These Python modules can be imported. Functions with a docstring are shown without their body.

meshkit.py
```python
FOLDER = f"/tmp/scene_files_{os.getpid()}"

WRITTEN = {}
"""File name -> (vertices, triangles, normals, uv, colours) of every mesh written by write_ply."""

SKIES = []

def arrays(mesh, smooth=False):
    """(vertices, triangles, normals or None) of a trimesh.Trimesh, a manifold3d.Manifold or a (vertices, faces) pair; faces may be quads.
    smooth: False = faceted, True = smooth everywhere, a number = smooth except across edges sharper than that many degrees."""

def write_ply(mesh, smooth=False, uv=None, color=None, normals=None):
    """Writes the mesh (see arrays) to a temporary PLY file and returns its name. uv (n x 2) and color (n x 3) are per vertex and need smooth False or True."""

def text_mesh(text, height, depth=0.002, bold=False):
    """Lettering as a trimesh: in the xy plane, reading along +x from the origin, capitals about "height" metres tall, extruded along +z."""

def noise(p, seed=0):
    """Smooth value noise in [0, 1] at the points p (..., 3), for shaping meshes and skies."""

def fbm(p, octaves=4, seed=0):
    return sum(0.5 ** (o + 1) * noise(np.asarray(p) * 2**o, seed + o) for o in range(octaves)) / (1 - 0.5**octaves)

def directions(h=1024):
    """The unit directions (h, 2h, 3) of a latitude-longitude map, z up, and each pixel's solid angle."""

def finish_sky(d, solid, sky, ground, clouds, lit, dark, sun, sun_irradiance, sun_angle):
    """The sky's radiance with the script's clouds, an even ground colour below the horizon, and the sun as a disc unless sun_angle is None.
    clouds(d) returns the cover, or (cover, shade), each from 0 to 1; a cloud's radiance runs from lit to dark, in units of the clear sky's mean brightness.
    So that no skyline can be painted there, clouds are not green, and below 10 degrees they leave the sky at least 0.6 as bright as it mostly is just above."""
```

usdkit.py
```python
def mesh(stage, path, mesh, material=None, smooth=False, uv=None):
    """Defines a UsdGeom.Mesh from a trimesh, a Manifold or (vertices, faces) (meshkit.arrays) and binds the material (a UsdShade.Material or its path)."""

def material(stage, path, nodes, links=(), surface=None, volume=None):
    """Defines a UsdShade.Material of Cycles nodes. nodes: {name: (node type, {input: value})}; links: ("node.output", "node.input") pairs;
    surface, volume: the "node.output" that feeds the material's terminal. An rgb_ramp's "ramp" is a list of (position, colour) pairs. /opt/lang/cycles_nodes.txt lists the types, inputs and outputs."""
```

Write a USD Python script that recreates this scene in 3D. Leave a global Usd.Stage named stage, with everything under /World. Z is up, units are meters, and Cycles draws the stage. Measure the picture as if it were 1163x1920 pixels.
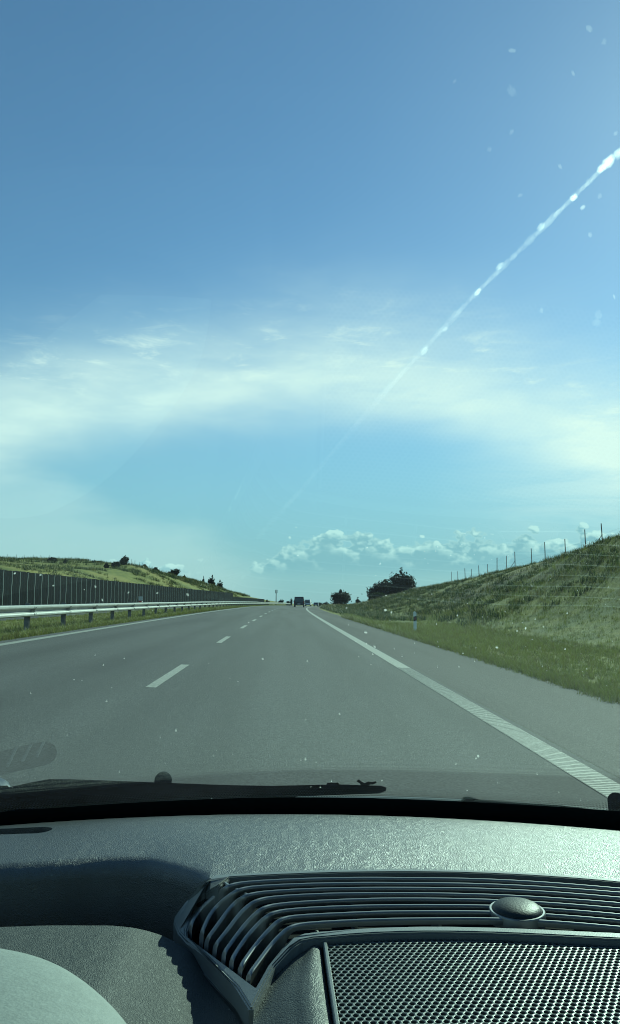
import math, random
import numpy as np, trimesh, manifold3d
import usdkit, meshkit
from pxr import Usd, UsdGeom, UsdLux, UsdShade, Gf, Sdf, Vt
from scipy.interpolate import CubicSpline, PchipInterpolator

stage = Usd.Stage.CreateInMemory()
UsdGeom.SetStageUpAxis(stage, 'Z'); UsdGeom.SetStageMetersPerUnit(stage, 1.0)
UsdGeom.Xform.Define(stage, '/World'); UsdGeom.Scope.Define(stage, '/World/Looks')
rng = np.random.default_rng(7); random.seed(7)

# ------------------------------------------------------------------ camera, sky, sun, exposure
F, W, H = 1450.0, 1163.0, 1920.0
CAM = np.array([0.0, 0.0, 1.146])
YAW, PITCH = math.atan(45.5 / F), math.atan(162 / F)
SUN_AZ, SUN_EL = math.radians(36), math.radians(31)
EXPOSURE = 0.65
fwd = np.array([math.sin(YAW) * math.cos(PITCH), math.cos(YAW) * math.cos(PITCH), math.sin(PITCH)])
right = np.array([math.cos(YAW), -math.sin(YAW), 0.0]); up = np.cross(right, fwd)
cam = UsdGeom.Camera.Define(stage, '/World/camera')
cam.CreateHorizontalApertureAttr(36.0); cam.CreateVerticalApertureAttr(36.0 * H / W)
cam.CreateFocalLengthAttr(36.0 * F / W); cam.CreateClippingRangeAttr(Gf.Vec2f(0.02, 20000)); cam.CreateExposureAttr(EXPOSURE)
cam.AddTransformOp().Set(Gf.Matrix4d(*right, 0, *up, 0, *(-fwd), 0, *CAM, 1))
sun_dir = np.array([math.sin(SUN_AZ) * math.cos(SUN_EL), math.cos(SUN_AZ) * math.cos(SUN_EL), math.sin(SUN_EL)])
sun = UsdLux.DistantLight.Define(stage, '/World/sun')
sun.CreateIntensityAttr(1.25); sun.CreateAngleAttr(0.5); sun.CreateNormalizeAttr(True); sun.CreateColorAttr(Gf.Vec3f(1, 0.94, 0.77))
sz = sun_dir; sx = np.cross([0, 0, 1.0], sz); sx /= np.linalg.norm(sx); sy = np.cross(sz, sx)
sun.AddTransformOp().Set(Gf.Matrix4d(*sx, 0, *sy, 0, *sz, 0, 0, 0, 50, 1))


class NG:
    """a small builder of node graphs: every call adds a node and returns its output"""
    def __init__(s): s.nodes, s.links, s.k = {}, [], 0
    def add(s, kind, out, **inp):
        s.k += 1; n = f'n{s.k}'; vals = {}
        for a, b in inp.items():
            if isinstance(b, str) and '.' in b and b.split('.')[0] in s.nodes: s.links.append((b, f'{n}.{a}'))
            else: vals[a] = b
        s.nodes[n] = (kind, vals); return f'{n}.{out}'
    def m(s, op, a, b=0.0, c=0.0, clamp=False): return s.add('math', 'value', math_type=op, value1=a, value2=b, value3=c, use_clamp=clamp)
    def ss(s, v, lo, hi): return s.add('map_range', 'result', range_type='smoothstep', value=v, from_min=lo, from_max=hi, to_min=0.0, to_max=1.0, clamp=True)
    def gauss(s, v, sig):   # exp(-(v/sig)^2)
        q = s.m('divide', v, sig) if not isinstance(sig, (int, float)) else s.m('multiply', v, 1.0 / sig)
        return s.m('exponent', s.m('multiply', s.m('multiply', q, q), -1.0))
    def mixc(s, fac, a, b): return s.add('mix_color', 'result', fac=fac, a=a, b=b)
    def build(s, path, surface=None, volume=None): return usdkit.material(stage, path, s.nodes, s.links, surface=surface, volume=volume)


def make_sky():
    g = NG()
    d = g.add('texture_coordinate', 'generated')
    d = g.add('vector_math', 'vector', vector_math_type='normalize', vector1=d) if False else d
    sep = g.add('separate_xyz', 'x', vector=d); base = sep.split('.')[0]
    x, y, z = base + '.x', base + '.y', base + '.z'
    el = g.m('degrees', g.m('arcsine', z)); az = g.m('degrees', g.m('arctan2', x, y))
    clear = g.add('sky_texture', 'color', sky_type='single_scattering', sun_disc=False, sun_elevation=SUN_EL, sun_rotation=SUN_AZ, air_density=1.0, aerosol_density=0.18, ozone_density=2.2, altitude=200.0)
    clear = g.add('hsv', 'color', hue=0.5, saturation=1.05, value=1.24, fac=1.0, color=clear)
    # streaked cirrus
    def nz(ax, ex, scale=1.0, det=4.0, rough=0.55, dist=0.0, off=0.0):
        v = g.add('combine_xyz', 'vector', x=g.m('multiply', az, ax), y=g.m('multiply', el, ex), z=off)
        return g.add('noise_texture', 'fac', vector=v, scale=scale, detail=det, roughness=rough, distortion=dist)
    warp = g.m('subtract', nz(0.09, 0.16, 1, 3, 0.5, 0.0, 3.1), 0.5)
    da = g.m('subtract', az, 3.0)
    centre = g.m('subtract', 15.2, g.m('multiply', g.m('add', 0.0065, g.m('multiply', 0.0055, g.ss(da, -4.0, 8.0))), g.m('multiply', da, da)))
    off = g.m('add', g.m('subtract', el, centre), g.m('multiply', warp, 2.6))
    above = g.gauss(g.m('maximum', off, 0.0), g.m('add', 4.6, g.m('multiply', g.ss(az, -12.0, 8.0), 1.2))); below = g.gauss(g.m('minimum', off, 0.0), 2.2)
    arch = g.m('multiply', above, below)
    arch = g.m('multiply', arch, g.ss(g.m('absolute', az), 75.0, 40.0))
    streak = nz(0.13, 0.45, 1, 7, 0.55, 0.2, 9.0)
    arch = g.m('multiply', arch, g.m('add', 0.66, g.m('multiply', g.ss(streak, 0.30, 0.70), 0.34)))
    wisp = g.m('multiply', g.gauss(g.m('subtract', off, 3.4), 3.0), g.ss(nz(0.24, 0.9, 1, 9, 0.68, 0.5, 4.0), 0.50, 0.80))
    wisp = g.m('multiply', wisp, g.ss(g.m('absolute', az), 75.0, 40.0))
    c2 = g.m('multiply', g.ss(az, 9.0, 24.0), g.gauss(g.m('subtract', el, 8.6), 4.6))
    c2 = g.m('multiply', c2, g.m('multiply', g.ss(nz(0.12, 0.55, 1, 6, 0.6, 0.8, 7.0), 0.15, 0.7), g.ss(az, 110.0, 60.0)))
    line = g.m('subtract', 3.0, g.m('multiply', g.m('add', az, 1.0), 0.33))   # the slanting lower bank on the left
    c3 = g.m('multiply', g.ss(g.m('add', g.m('subtract', line, el), g.m('add', g.m('multiply', warp, 5.0), g.m('multiply', g.m('subtract', streak, 0.5), 3.0))), -1.0, 2.2), g.ss(az, 1.0, -6.0))
    c3 = g.m('multiply', c3, g.m('add', 0.6, g.m('multiply', 0.4, streak)))
    c3 = g.m('multiply', c3, g.ss(az, -110.0, -60.0))
    haze = g.gauss(g.m('maximum', el, 0.0), 12.0)
    cov = g.m('add', g.m('add', g.m('multiply', arch, 0.80), g.m('multiply', wisp, 0.45)), g.m('add', g.m('multiply', c2, 0.52), g.m('multiply', c3, 0.30)))
    clear = g.mixc(g.m('multiply', haze, 0.85), clear, (3.15, 5.2, 6.35))
    cov = g.m('minimum', cov, 0.93)
    CL = 1.0
    col = g.mixc(cov, clear, (12.4 * CL, 11.2 * CL, 10.4 * CL))
    # cumulus along the horizon
    side = g.m('add', g.m('multiply', g.ss(az, -4.5, 2.0), 1.0), g.m('multiply', 0.42, g.gauss(g.m('add', az, 9.5), 3.6)))
    big = g.m('add', 0.42, g.m('multiply', nz(0.20, 0.02, 1, 2, 0.5, 0.0, 2.3), 1.0))
    top = g.m('add', 2.5, g.m('multiply', g.m('multiply', side, big), 3.1))
    def lump(da, de):
        a_, e_ = g.m('add', az, da), g.m('add', el, de)
        v2 = g.add('combine_xyz', 'vector', x=g.m('multiply', a_, 0.54), y=g.m('multiply', e_, 0.72), z=1.7)
        f1 = g.add('noise_texture', 'fac', vector=v2, scale=1.0, detail=5.0, roughness=0.52)
        v3 = g.add('voronoi_texture', 'distance', vector=v2, scale=1.25, feature='smooth_f1', smoothness=0.45, detail=2.0, roughness=0.5)
        dd = g.m('add', g.m('multiply', g.m('subtract', top, e_), 0.62), g.m('add', g.m('multiply', g.m('subtract', f1, 0.5), 1.6), g.m('multiply', g.m('subtract', 0.42, v3), 1.15)))
        return g.m('subtract', dd, 0.05)
    dd = lump(0.0, 0.0); d2 = lump(0.28, 0.34)
    alpha = g.m('multiply', g.ss(dd, 0.0, 0.16), g.m('multiply', g.ss(el, 1.2, 2.6), g.ss(side, 0.05, 0.4)))
    alpha = g.m('multiply', alpha, g.ss(el, 8.0, 6.0))
    lit = g.m('multiply', g.ss(g.m('subtract', dd, d2), 0.05, 0.62), g.ss(dd, 1.5, 0.3))
    lit = g.m('maximum', lit, g.m('multiply', 0.55, g.ss(dd, 0.30, 0.05)))
    ccol = g.mixc(lit, (3.7, 5.7, 6.5), (8.8, 9.9, 9.6))
    col = g.mixc(g.m('multiply', alpha, 0.85), col, ccol)
    bg = g.add('background_shader', 'background', color=col, strength=0.07)
    m = g.build('/World/Looks/sky_air', surface=bg)
    dome = UsdLux.DomeLight.Define(stage, '/World/sky'); dome.CreateIntensityAttr(1.0)
    UsdShade.MaterialBindingAPI.Apply(dome.GetPrim()).Bind(m)
    dome.GetPrim().SetCustomDataByKey('kind', 'structure')
make_sky()

# ------------------------------------------------------------------ helpers
used = {}
def path_of(name, parent=None):
    base = str(parent.GetPath()) if parent is not None else '/World'
    k = used.get((base, name), -1) + 1; used[(base, name)] = k
    return f'{base}/{name}' + (f'_{k:03d}' if k else '')
def tag(p, label=None, cat=None, group=None, kind=None):
    for k, v in (('label', label), ('category', cat), ('group', group), ('kind', kind)):
        if v: p.SetCustomDataByKey(k, v)
    return p
def thing(name, label, cat, loc=(0, 0, 0), rotz=0.0, group=None):
    x = UsdGeom.Xform.Define(stage, path_of(name)); x.AddTranslateOp().Set(Gf.Vec3d(*map(float, loc)))
    if rotz: x.AddRotateZOp().Set(float(math.degrees(rotz)))
    return tag(x.GetPrim(), label, cat, group)
def obj(name, mesh, mat, parent=None, smooth=False, uv=None):
    return usdkit.mesh(stage, path_of(name, parent), mesh, mat, smooth=smooth, uv=uv).GetPrim()
def cat_(ms): return trimesh.util.concatenate(list(ms))
def box(cx, cy, cz, sx, sy, sz, rz=0.0):
    b = trimesh.creation.box((sx, sy, sz))
    if rz: b.apply_transform(trimesh.transformations.rotation_matrix(rz, (0, 0, 1)))
    b.apply_translation((cx, cy, cz)); return b
def bbox_round(cx, cy, cz, sx, sy, sz, r):
    """box with rounded edges"""
    s = manifold3d.Manifold.sphere(r, 12); hs = []
    for i in (-1, 1):
        for j in (-1, 1):
            for k in (-1, 1): hs.append(s.translate((cx + i * (sx / 2 - r), cy + j * (sy / 2 - r), cz + k * (sz / 2 - r))))
    return tm(manifold3d.Manifold.batch_hull(hs))
def tm(man):
    m = man.to_mesh(); return trimesh.Trimesh(np.array(m.vert_properties[:, :3]), np.array(m.tri_verts), process=False)
def cyl(p0, p1, r0, r1=None, n=8):
    r1 = r0 if r1 is None else r1
    p0, p1 = np.asarray(p0, float), np.asarray(p1, float); t = p1 - p0; t /= np.linalg.norm(t)
    a = np.cross(t, [0, 0, 1.0] if abs(t[2]) < .9 else [1.0, 0, 0]); a /= np.linalg.norm(a); b = np.cross(t, a)
    an = np.arange(n) * 2 * np.pi / n; c = np.cos(an)[:, None] * a + np.sin(an)[:, None] * b
    v = np.vstack([p0 + r0 * c, p1 + r1 * c, [p0], [p1]]); f = []
    for i in range(n):
        j = (i + 1) % n; f += [[i, j, n + j], [i, n + j, n + i], [2 * n, j, i], [2 * n + 1, n + i, n + j]]
    return trimesh.Trimesh(v, f, process=False)
def grid_mesh(P, closed_u=False):
    """P (n, m, 3): a sheet of quads"""
    P = np.asarray(P, float); n, m = P.shape[:2]
    i, j = np.meshgrid(np.arange(n - 1), np.arange(m - 1), indexing='ij')
    a = i * m + j; q = np.stack([a, a + m, a + m + 1, a + 1], -1).reshape(-1, 4)
    return trimesh.Trimesh(P.reshape(-1, 3), np.vstack([q[:, [0, 1, 2]], q[:, [0, 2, 3]]]), process=False)
def extrude_y(poly, y0, y1):
    """polygon in xz extruded along y"""
    from shapely.geometry import Polygon
    m = trimesh.creation.extrude_polygon(Polygon(poly), y1 - y0, engine='earcut'); v = m.vertices.copy()
    m.vertices = np.stack([v[:, 0], y0 + (y1 - y0) - v[:, 2], v[:, 1]], 1)
    return m
def sweep_xy(path, prof, closed=False):
    """profile (lateral offset to the right, z) swept along a 3-D path that stays roughly level; capped"""
    path = np.asarray(path, float); t = np.gradient(path[:, :2], axis=0); t /= np.linalg.norm(t, axis=1, keepdims=True)
    nrm = np.stack([t[:, 1], -t[:, 0]], 1); prof = np.asarray(prof, float); k = len(prof); n = len(path)
    V = np.concatenate([path[:, None, :2] + nrm[:, None] * prof[None, :, :1], (path[:, None, 2] + prof[None, :, 1])[..., None]], -1)
    f = []
    for j in range(k):
        jj = (j + 1) % k
        for i in range(n - 1):
            a, b, c, d = i * k + j, i * k + jj, (i + 1) * k + jj, (i + 1) * k + j; f += [[a, b, c], [a, c, d]]
    v = V.reshape(-1, 3)
    for e in (0, (n - 1) * k):
        v = np.vstack([v, V.reshape(-1, 3)[e:e + k].mean(0)])
        for j in range(k): f.append([len(v) - 1, e + (j + 1) % k, e + j] if e == 0 else [len(v) - 1, e + j, e + (j + 1) % k])
    return trimesh.Trimesh(v, f, process=False)

def ray(px, py):
    d = right * (px - W / 2) / F - up * (py - H / 2) / F + fwd; return d
def P(px, py, zrel):
    """the point of the level plane zrel (relative to the eye) seen at a pixel"""
    d = ray(px, py); t = zrel / d[2]; q = CAM + t * d; return q
def at_y(px, py, y):
    d = ray(px, py); return CAM + d * (y / d[1])

# ------------------------------------------------------------------ materials
def plain(name, col, rough=0.5, metal=0.0, spec=0.5, var=0.0, vscale=5.0, bump=0.0, bscale=50.0, **kw):
    g = NG(); pos = g.add('geometry', 'position'); c = tuple(col)
    if var:
        n = g.add('noise_texture', 'fac', vector=pos, scale=vscale, detail=5.0, roughness=0.6)
        c = g.mixc(g.ss(n, 0.3, 0.7), tuple(np.array(col) * (1 - var)), tuple(np.minimum(np.array(col) * (1 + var), .95)))
    inp = dict(base_color=c, roughness=rough, metallic=metal, specular_ior_level=spec, **kw)
    if bump:
        h = g.add('noise_texture', 'fac', vector=pos, scale=bscale, detail=4.0)
        inp['normal'] = g.add('bump', 'normal', height=h, strength=bump, distance=0.02)
    return g.build('/World/Looks/' + name, surface=g.add('principled_bsdf', 'BSDF', **inp))

def ground_mat():
    g = NG(); pos = g.add('geometry', 'position')
    def n(scale, det=5.0, rough=0.6, dist=0.0, sc=(1, 1, 1)):
        v = g.add('mapping', 'vector', vector=pos, scale=sc); return g.add('noise_texture', 'fac', vector=v, scale=scale, detail=det, roughness=rough, distortion=dist)
    big, mid, fine = n(0.045, 4, .55, .6), n(0.35, 6, .65), n(6.0, 5, .7)
    c = g.mixc(g.ss(mid, 0.36, 0.66), (0.082, 0.102, 0.022), (0.205, 0.195, 0.042))
    dry = g.mixc(fine, (0.21, 0.175, 0.045), (0.31, 0.255, 0.08))
    c = g.mixc(g.m('multiply', g.ss(big, 0.44, 0.64), 0.72), c, dry)
    earth = g.mixc(fine, (0.050, 0.038, 0.034), (0.090, 0.068, 0.055))
    c = g.mixc(g.m('multiply', g.ss(n(0.075, 5, .6, .5, (1, .6, 1)), 0.56, 0.68), 0.7), c, earth)
    c = g.mixc(g.m('multiply', g.ss(fine, 0.3, 0.75), 0.5), c, g.mixc(fine, (0.028, 0.04, 0.014), (0.13, 0.14, 0.05)))
    b = g.add('bump', 'normal', height=g.m('add', fine, n(22.0, 3)), strength=0.7, distance=0.06)
    return g.build('/World/Looks/grass_ground', surface=g.add('principled_bsdf', 'BSDF', base_color=c, roughness=0.9, specular_ior_level=0.15, normal=b))

def asphalt_mat(name, dark=1.0, tint=(1, 1, 1)):
    g = NG(); pos = g.add('geometry', 'position')
    st = g.add('mapping', 'vector', vector=pos, scale=(1.0, 0.05, 1.0))
    lanes = g.add('noise_texture', 'fac', vector=st, scale=0.8, detail=4.0, roughness=0.5)
    sp = g.add('voronoi_texture', 'color', vector=pos, scale=75.0); sp = g.add('rgb_to_bw', 'val', color=sp)
    fine = g.add('noise_texture', 'fac', vector=pos, scale=38.0, detail=4.0, roughness=0.75)
    blot = g.add('noise_texture', 'fac', vector=pos, scale=0.5, detail=5.0, roughness=0.6)
    k = np.array(tint) * dark
    c = g.mixc(g.m('add', g.m('multiply', fine, 0.5), g.m('multiply', sp, 0.5)), tuple(0.020 * k), tuple(0.155 * k))
    c = g.mixc(g.m('multiply', g.ss(lanes, 0.35, 0.7), 0.75), c, g.mixc(fine, tuple(0.040 * k), tuple(0.075 * k)))
    c = g.mixc(g.m('multiply', g.ss(blot, 0.45, 0.75), 0.3), c, tuple(0.075 * k))
    xs_ = g.add('separate_xyz', 'x', vector=pos)
    trk = g.m('add', g.gauss(g.m('subtract', g.m('absolute', g.m('subtract', xs_, 0.24)), 0.78), 0.28), g.gauss(g.m('subtract', g.m('absolute', g.m('add', xs_, 3.5)), 0.80), 0.30))
    c = g.mixc(g.m('multiply', trk, g.m('add', 0.10, g.m('multiply', blot, 0.25))), c, tuple(0.045 * k))
    bright = g.ss(g.add('noise_texture', 'fac', vector=pos, scale=55.0, detail=1.0), 0.74, 0.80)
    c = g.mixc(g.m('multiply', bright, 0.5), c, (0.30, 0.30, 0.28))
    b = g.add('bump', 'normal', height=g.m('add', fine, sp), strength=0.55, distance=0.006)
    return g.build('/World/Looks/' + name, surface=g.add('principled_bsdf', 'BSDF', base_color=c, roughness=0.85, specular_ior_level=0.15, normal=b))

def paint_mat():
    g = NG(); pos = g.add('geometry', 'position')
    fine = g.add('noise_texture', 'fac', vector=pos, scale=30.0, detail=5.0, roughness=0.7)
    mid = g.add('noise_texture', 'fac', vector=pos, scale=2.5, detail=4.0)
    c = g.mixc(g.ss(fine, 0.35, 0.72), (0.19, 0.19, 0.17), (0.35, 0.35, 0.31))
    c = g.mixc(g.m('multiply', g.ss(mid, 0.45, 0.7), 0.35), c, (0.22, 0.22, 0.20))
    return g.build('/World/Looks/road_paint', surface=g.add('principled_bsdf', 'BSDF', base_color=c, roughness=0.7, specular_ior_level=0.3))

def leather_mat(name, col, rough=0.42, spec=0.5, scale=1.0, strength=0.55, ior=1.5):
    g = NG(); pos = g.add('geometry', 'position')
    wob = g.add('noise_texture', 'color', vector=pos, scale=120.0 * scale, detail=2.0)
    wv = g.add('vector_math', 'vector', math_type='multiply_add', vector1=wob, vector2=(0.006, 0.006, 0.006), vector3=pos)
    v1 = g.add('voronoi_texture', 'distance', vector=wv, scale=820.0 * scale, feature='distance_to_edge')
    v2 = g.add('noise_texture', 'fac', vector=pos, scale=620.0 * scale, detail=3.0, roughness=0.6)
    v3 = g.add('noise_texture', 'fac', vector=pos, scale=45.0, detail=2.0)
    h = g.m('add', g.m('multiply', g.ss(v1, 0.0, 0.3), 0.40), g.m('multiply', v2, 1.1))
    h = g.m('add', h, g.m('multiply', v3, 0.5))
    b = g.add('bump', 'normal', height=h, strength=strength, distance=0.0011)
    c = g.mixc(v2, tuple(np.array(col) * 0.8), tuple(np.array(col) * 1.25))
    dust = g.add('noise_texture', 'fac', vector=pos, scale=7.0, detail=6.0, roughness=0.7)
    lint = g.ss(g.add('voronoi_texture', 'distance', vector=pos, scale=85.0, randomness=1.0), 0.075, 0.045)
    c = g.mixc(g.m('multiply', lint, g.m('multiply', g.ss(dust, 0.48, 0.62), 0.5)), c, (0.30, 0.30, 0.28))
    r = g.m('add', rough - 0.05, g.m('multiply', dust, 0.1))
    return g.build('/World/Looks/' + name, surface=g.add('principled_bsdf', 'BSDF', base_color=c, roughness=r, specular_ior_level=spec, ior=ior, normal=b))

GLASS_TINT = (0.56, 0.855, 0.815)
def glass_mat():
    g = NG(); geo = g.add('geometry', 'normal'); gn = geo.split('.')[0]
    c = g.m('absolute', g.add('vector_math', 'value', math_type='dot_product', vector1=gn + '.normal', vector2=gn + '.incoming'))
    k = g.m('power', g.m('subtract', 1.0, c), 5.0)
    fr = g.m('multiply', g.m('add', 0.027, g.m('multiply', 0.97, k)), 2.0)          # both faces of the pane
    fr = g.m('minimum', fr, 1.0)
    clear = g.add('transparent_bsdf', 'BSDF', color=GLASS_TINT)
    gl = g.add('glossy_bsdf', 'BSDF', color=(0.9, 1.0, 0.98), roughness=0.0)
    pane = g.add('mix_closure', 'closure', fac=fr, closure1=clear, closure2=gl)
    pos = gn + '.position'
    d1 = g.add('noise_texture', 'fac', vector=pos, scale=6.0, detail=5.0, roughness=0.6)
    dust = g.m('add', 0.003, g.m('multiply', g.ss(d1, 0.3, 0.8), 0.009))
    tr = g.add('translucent_bsdf', 'BSDF', color=(0.50, 0.72, 0.78))
    return g.build('/World/Looks/windscreen_glass', surface=g.add('mix_closure', 'closure', fac=dust, closure1=pane, closure2=tr))

def flare_dirt_mat(name, strength=1.0):  # pale see-through film, shared by the painted sun flare and the dirt specks
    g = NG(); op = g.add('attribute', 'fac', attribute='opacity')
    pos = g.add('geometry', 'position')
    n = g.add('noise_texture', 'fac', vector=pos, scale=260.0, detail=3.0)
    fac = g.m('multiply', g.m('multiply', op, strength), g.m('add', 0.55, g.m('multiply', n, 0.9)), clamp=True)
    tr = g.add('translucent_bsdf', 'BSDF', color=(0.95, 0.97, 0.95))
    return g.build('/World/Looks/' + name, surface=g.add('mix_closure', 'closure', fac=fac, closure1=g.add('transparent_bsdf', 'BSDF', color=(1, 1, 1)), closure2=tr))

def leaf_mat(name, a, b):
    g = NG(); r = g.add('geometry', 'random_per_island')
    c = g.mixc(r, a, b)
    p = g.add('principled_bsdf', 'BSDF', base_color=c, roughness=0.6, specular_ior_level=0.25)
    t = g.add('translucent_bsdf', 'BSDF', color=c)
    return g.build('/World/Looks/' + name, surface=g.add('mix_closure', 'closure', fac=0.25, closure1=p, closure2=t))

M = dict(
    ground=ground_mat(), asphalt=asphalt_mat('asphalt'), shoulder=asphalt_mat('asphalt_shoulder', 0.86, (1.05, 0.98, 0.95)), paint=paint_mat(),
    steel=plain('galvanised_steel', (0.29, 0.30, 0.29), 0.6, 0.15, 0.5, .12, 3.0), post=plain('weathered_steel', (0.12, 0.125, 0.125), 0.6, 0.3, .4, .2, 8.0),
    wall=plain('dark_green_panel', (0.0002, 0.004, 0.0048), 0.85, 0, 0.04, .35, 1.2, .25, 12.0), wallpost=plain('pale_wall_post', (0.26, 0.30, 0.28), 0.6, .2),
    wood=plain('grey_wood', (0.10, 0.09, 0.075), 0.85, 0, .2, .25, 20.0), wire=plain('fence_wire', (0.2, 0.2, 0.2), 0.5, .6),
    bark=plain('bark', (0.06, 0.045, 0.032), 0.9, 0, .2, .3, 8.0), white=plain('white_plastic', (0.72, 0.72, 0.70), 0.5, 0, .5, .06, 6.0), black=plain('black_plastic', (0.012, 0.014, 0.016), 0.5, 0, .4, .2, 40.0),
    rubber=plain('rubber', (0.003, 0.007, 0.009), 0.9, 0, .0, .2, 60.0, .2, 400.0), darkvoid=plain('black_foam', (0.006, 0.007, 0.008), 0.9, 0, .1),
    red=plain('red_paint', (0.45, 0.03, 0.03), 0.5), tail=plain('tail_light_red', (0.30, 0.01, 0.012), 0.3), darkcar=plain('dark_car_paint', (0.014, 0.017, 0.02), 0.35, .2, .5), whitecar=plain('white_car_paint', (0.62, 0.62, 0.60), 0.35, 0, .5),
    carglass=plain('dark_car_glass', (0.015, 0.02, 0.022), 0.12, 0, .6), rim=plain('grey_alloy', (0.35, 0.35, 0.36), 0.4, .7), bluecar=plain('blue_grey_paint', (0.10, 0.13, 0.16), 0.35, .3, .5),
    leather=leather_mat('grained_dash_vinyl', (0.026, 0.029, 0.029), 0.41, .66, 1.0, 0.44, 1.80), hoodvinyl=leather_mat('grained_hood_vinyl', (0.045, 0.050, 0.049), 0.58, .35, 1.0, .6), padvinyl=leather_mat('grained_pad_vinyl', (0.060, 0.066, 0.064), 0.5, .45, 1.0, .45),
    dome=plain('smooth_grey_cover', (0.20, 0.222, 0.212), 0.65, 0, .35, .07, 160.0, .12, 500.0),
    trim=plain('smooth_grey_trim', (0.095, 0.104, 0.103), 0.44, 0, .9, .10, 30.0, .05, 900.0, ior=1.62), slat=plain('satin_grey_slat', (0.026, 0.030, 0.031), 0.42, 0, 1.0, .08, 40.0, coat_weight=0.8, coat_roughness=0.40, ior=1.9),
    perf=plain('perforated_plate', (0.09, 0.10, 0.098), 0.36, .3, .5, .10, 60.0), sensor=plain('sensor_lens', (0.007, 0.010, 0.012), 0.48, 0, .35, .2, 300.0, .1, 900.0),
    frit=plain('black_ceramic_band', (0.010, 0.016, 0.018), 0.55, 0, .3), bodypaint=plain('own_car_paint', (0.05, 0.06, 0.07), 0.3, .3, .5), liner=plain('dark_headliner', (0.025, 0.026, 0.026), 0.9, 0, .1, .05, 30.0), glass=glass_mat(),
    flare_dirt=flare_dirt_mat('flare_and_dirt'), speck=plain('dried_speck', (0.85, 0.85, 0.80), 0.8, 0, .2),
    leaf_dark=leaf_mat('leaf_dark', (0.012, 0.026, 0.014), (0.034, 0.058, 0.024)), leaf_mid=leaf_mat('leaf_mid', (0.025, 0.045, 0.015), (0.060, 0.085, 0.026)), leaf_far=leaf_mat('leaf_far', (0.018, 0.034, 0.026), (0.036, 0.058, 0.040)),
    grass=leaf_mat('grass_blade', (0.085, 0.115, 0.025), (0.24, 0.26, 0.065)), grassdry=leaf_mat('grass_dry', (0.17, 0.155, 0.05), (0.34, 0.30, 0.11)), verge=leaf_mat('verge_blade', (0.22, 0.24, 0.055), (0.46, 0.46, 0.14)), weed=leaf_mat('weed_leaf', (0.035, 0.060, 0.016), (0.11, 0.14, 0.036)),
    deadleaf=plain('dead_leaf', (0.045, 0.040, 0.030), 0.8, 0, .2, .4, 300.0))

# ------------------------------------------------------------------ alignment of the road and the lie of the land
S = -0.045
def xc(y):
    y = np.asarray(y, float); yy = np.clip(y, 0, 200); d = np.maximum(y - 200, 0); dd = np.minimum(d, 500)
    return 6.5e-7 * yy**3 + 0.078 * d + 0.00025 * dd**2 + 0.25 * (d - dd)
def zc(y):
    y = np.asarray(y, float); a = np.clip(y, 0, 330); z = -a**2 / 43000
    d = np.maximum(y - 330, 0)
    return z - (0.0072 * d + 0.0081 * 400 * (1 - np.exp(-d / 400)))
def pchip(pts):
    p = np.array(sorted(pts), float); f = PchipInterpolator(p[:, 0], p[:, 1]); lo, hi = p[0, 0], p[-1, 0]
    return lambda y: f(np.clip(y, lo, hi))
def ridge_pts(pix, X):
    out = []
    for px, py in pix:
        d = ray(px, py); y = X / d[0] * d[1]; out.append((y, CAM[2] + d[2] / d[1] * y))
    return out
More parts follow.
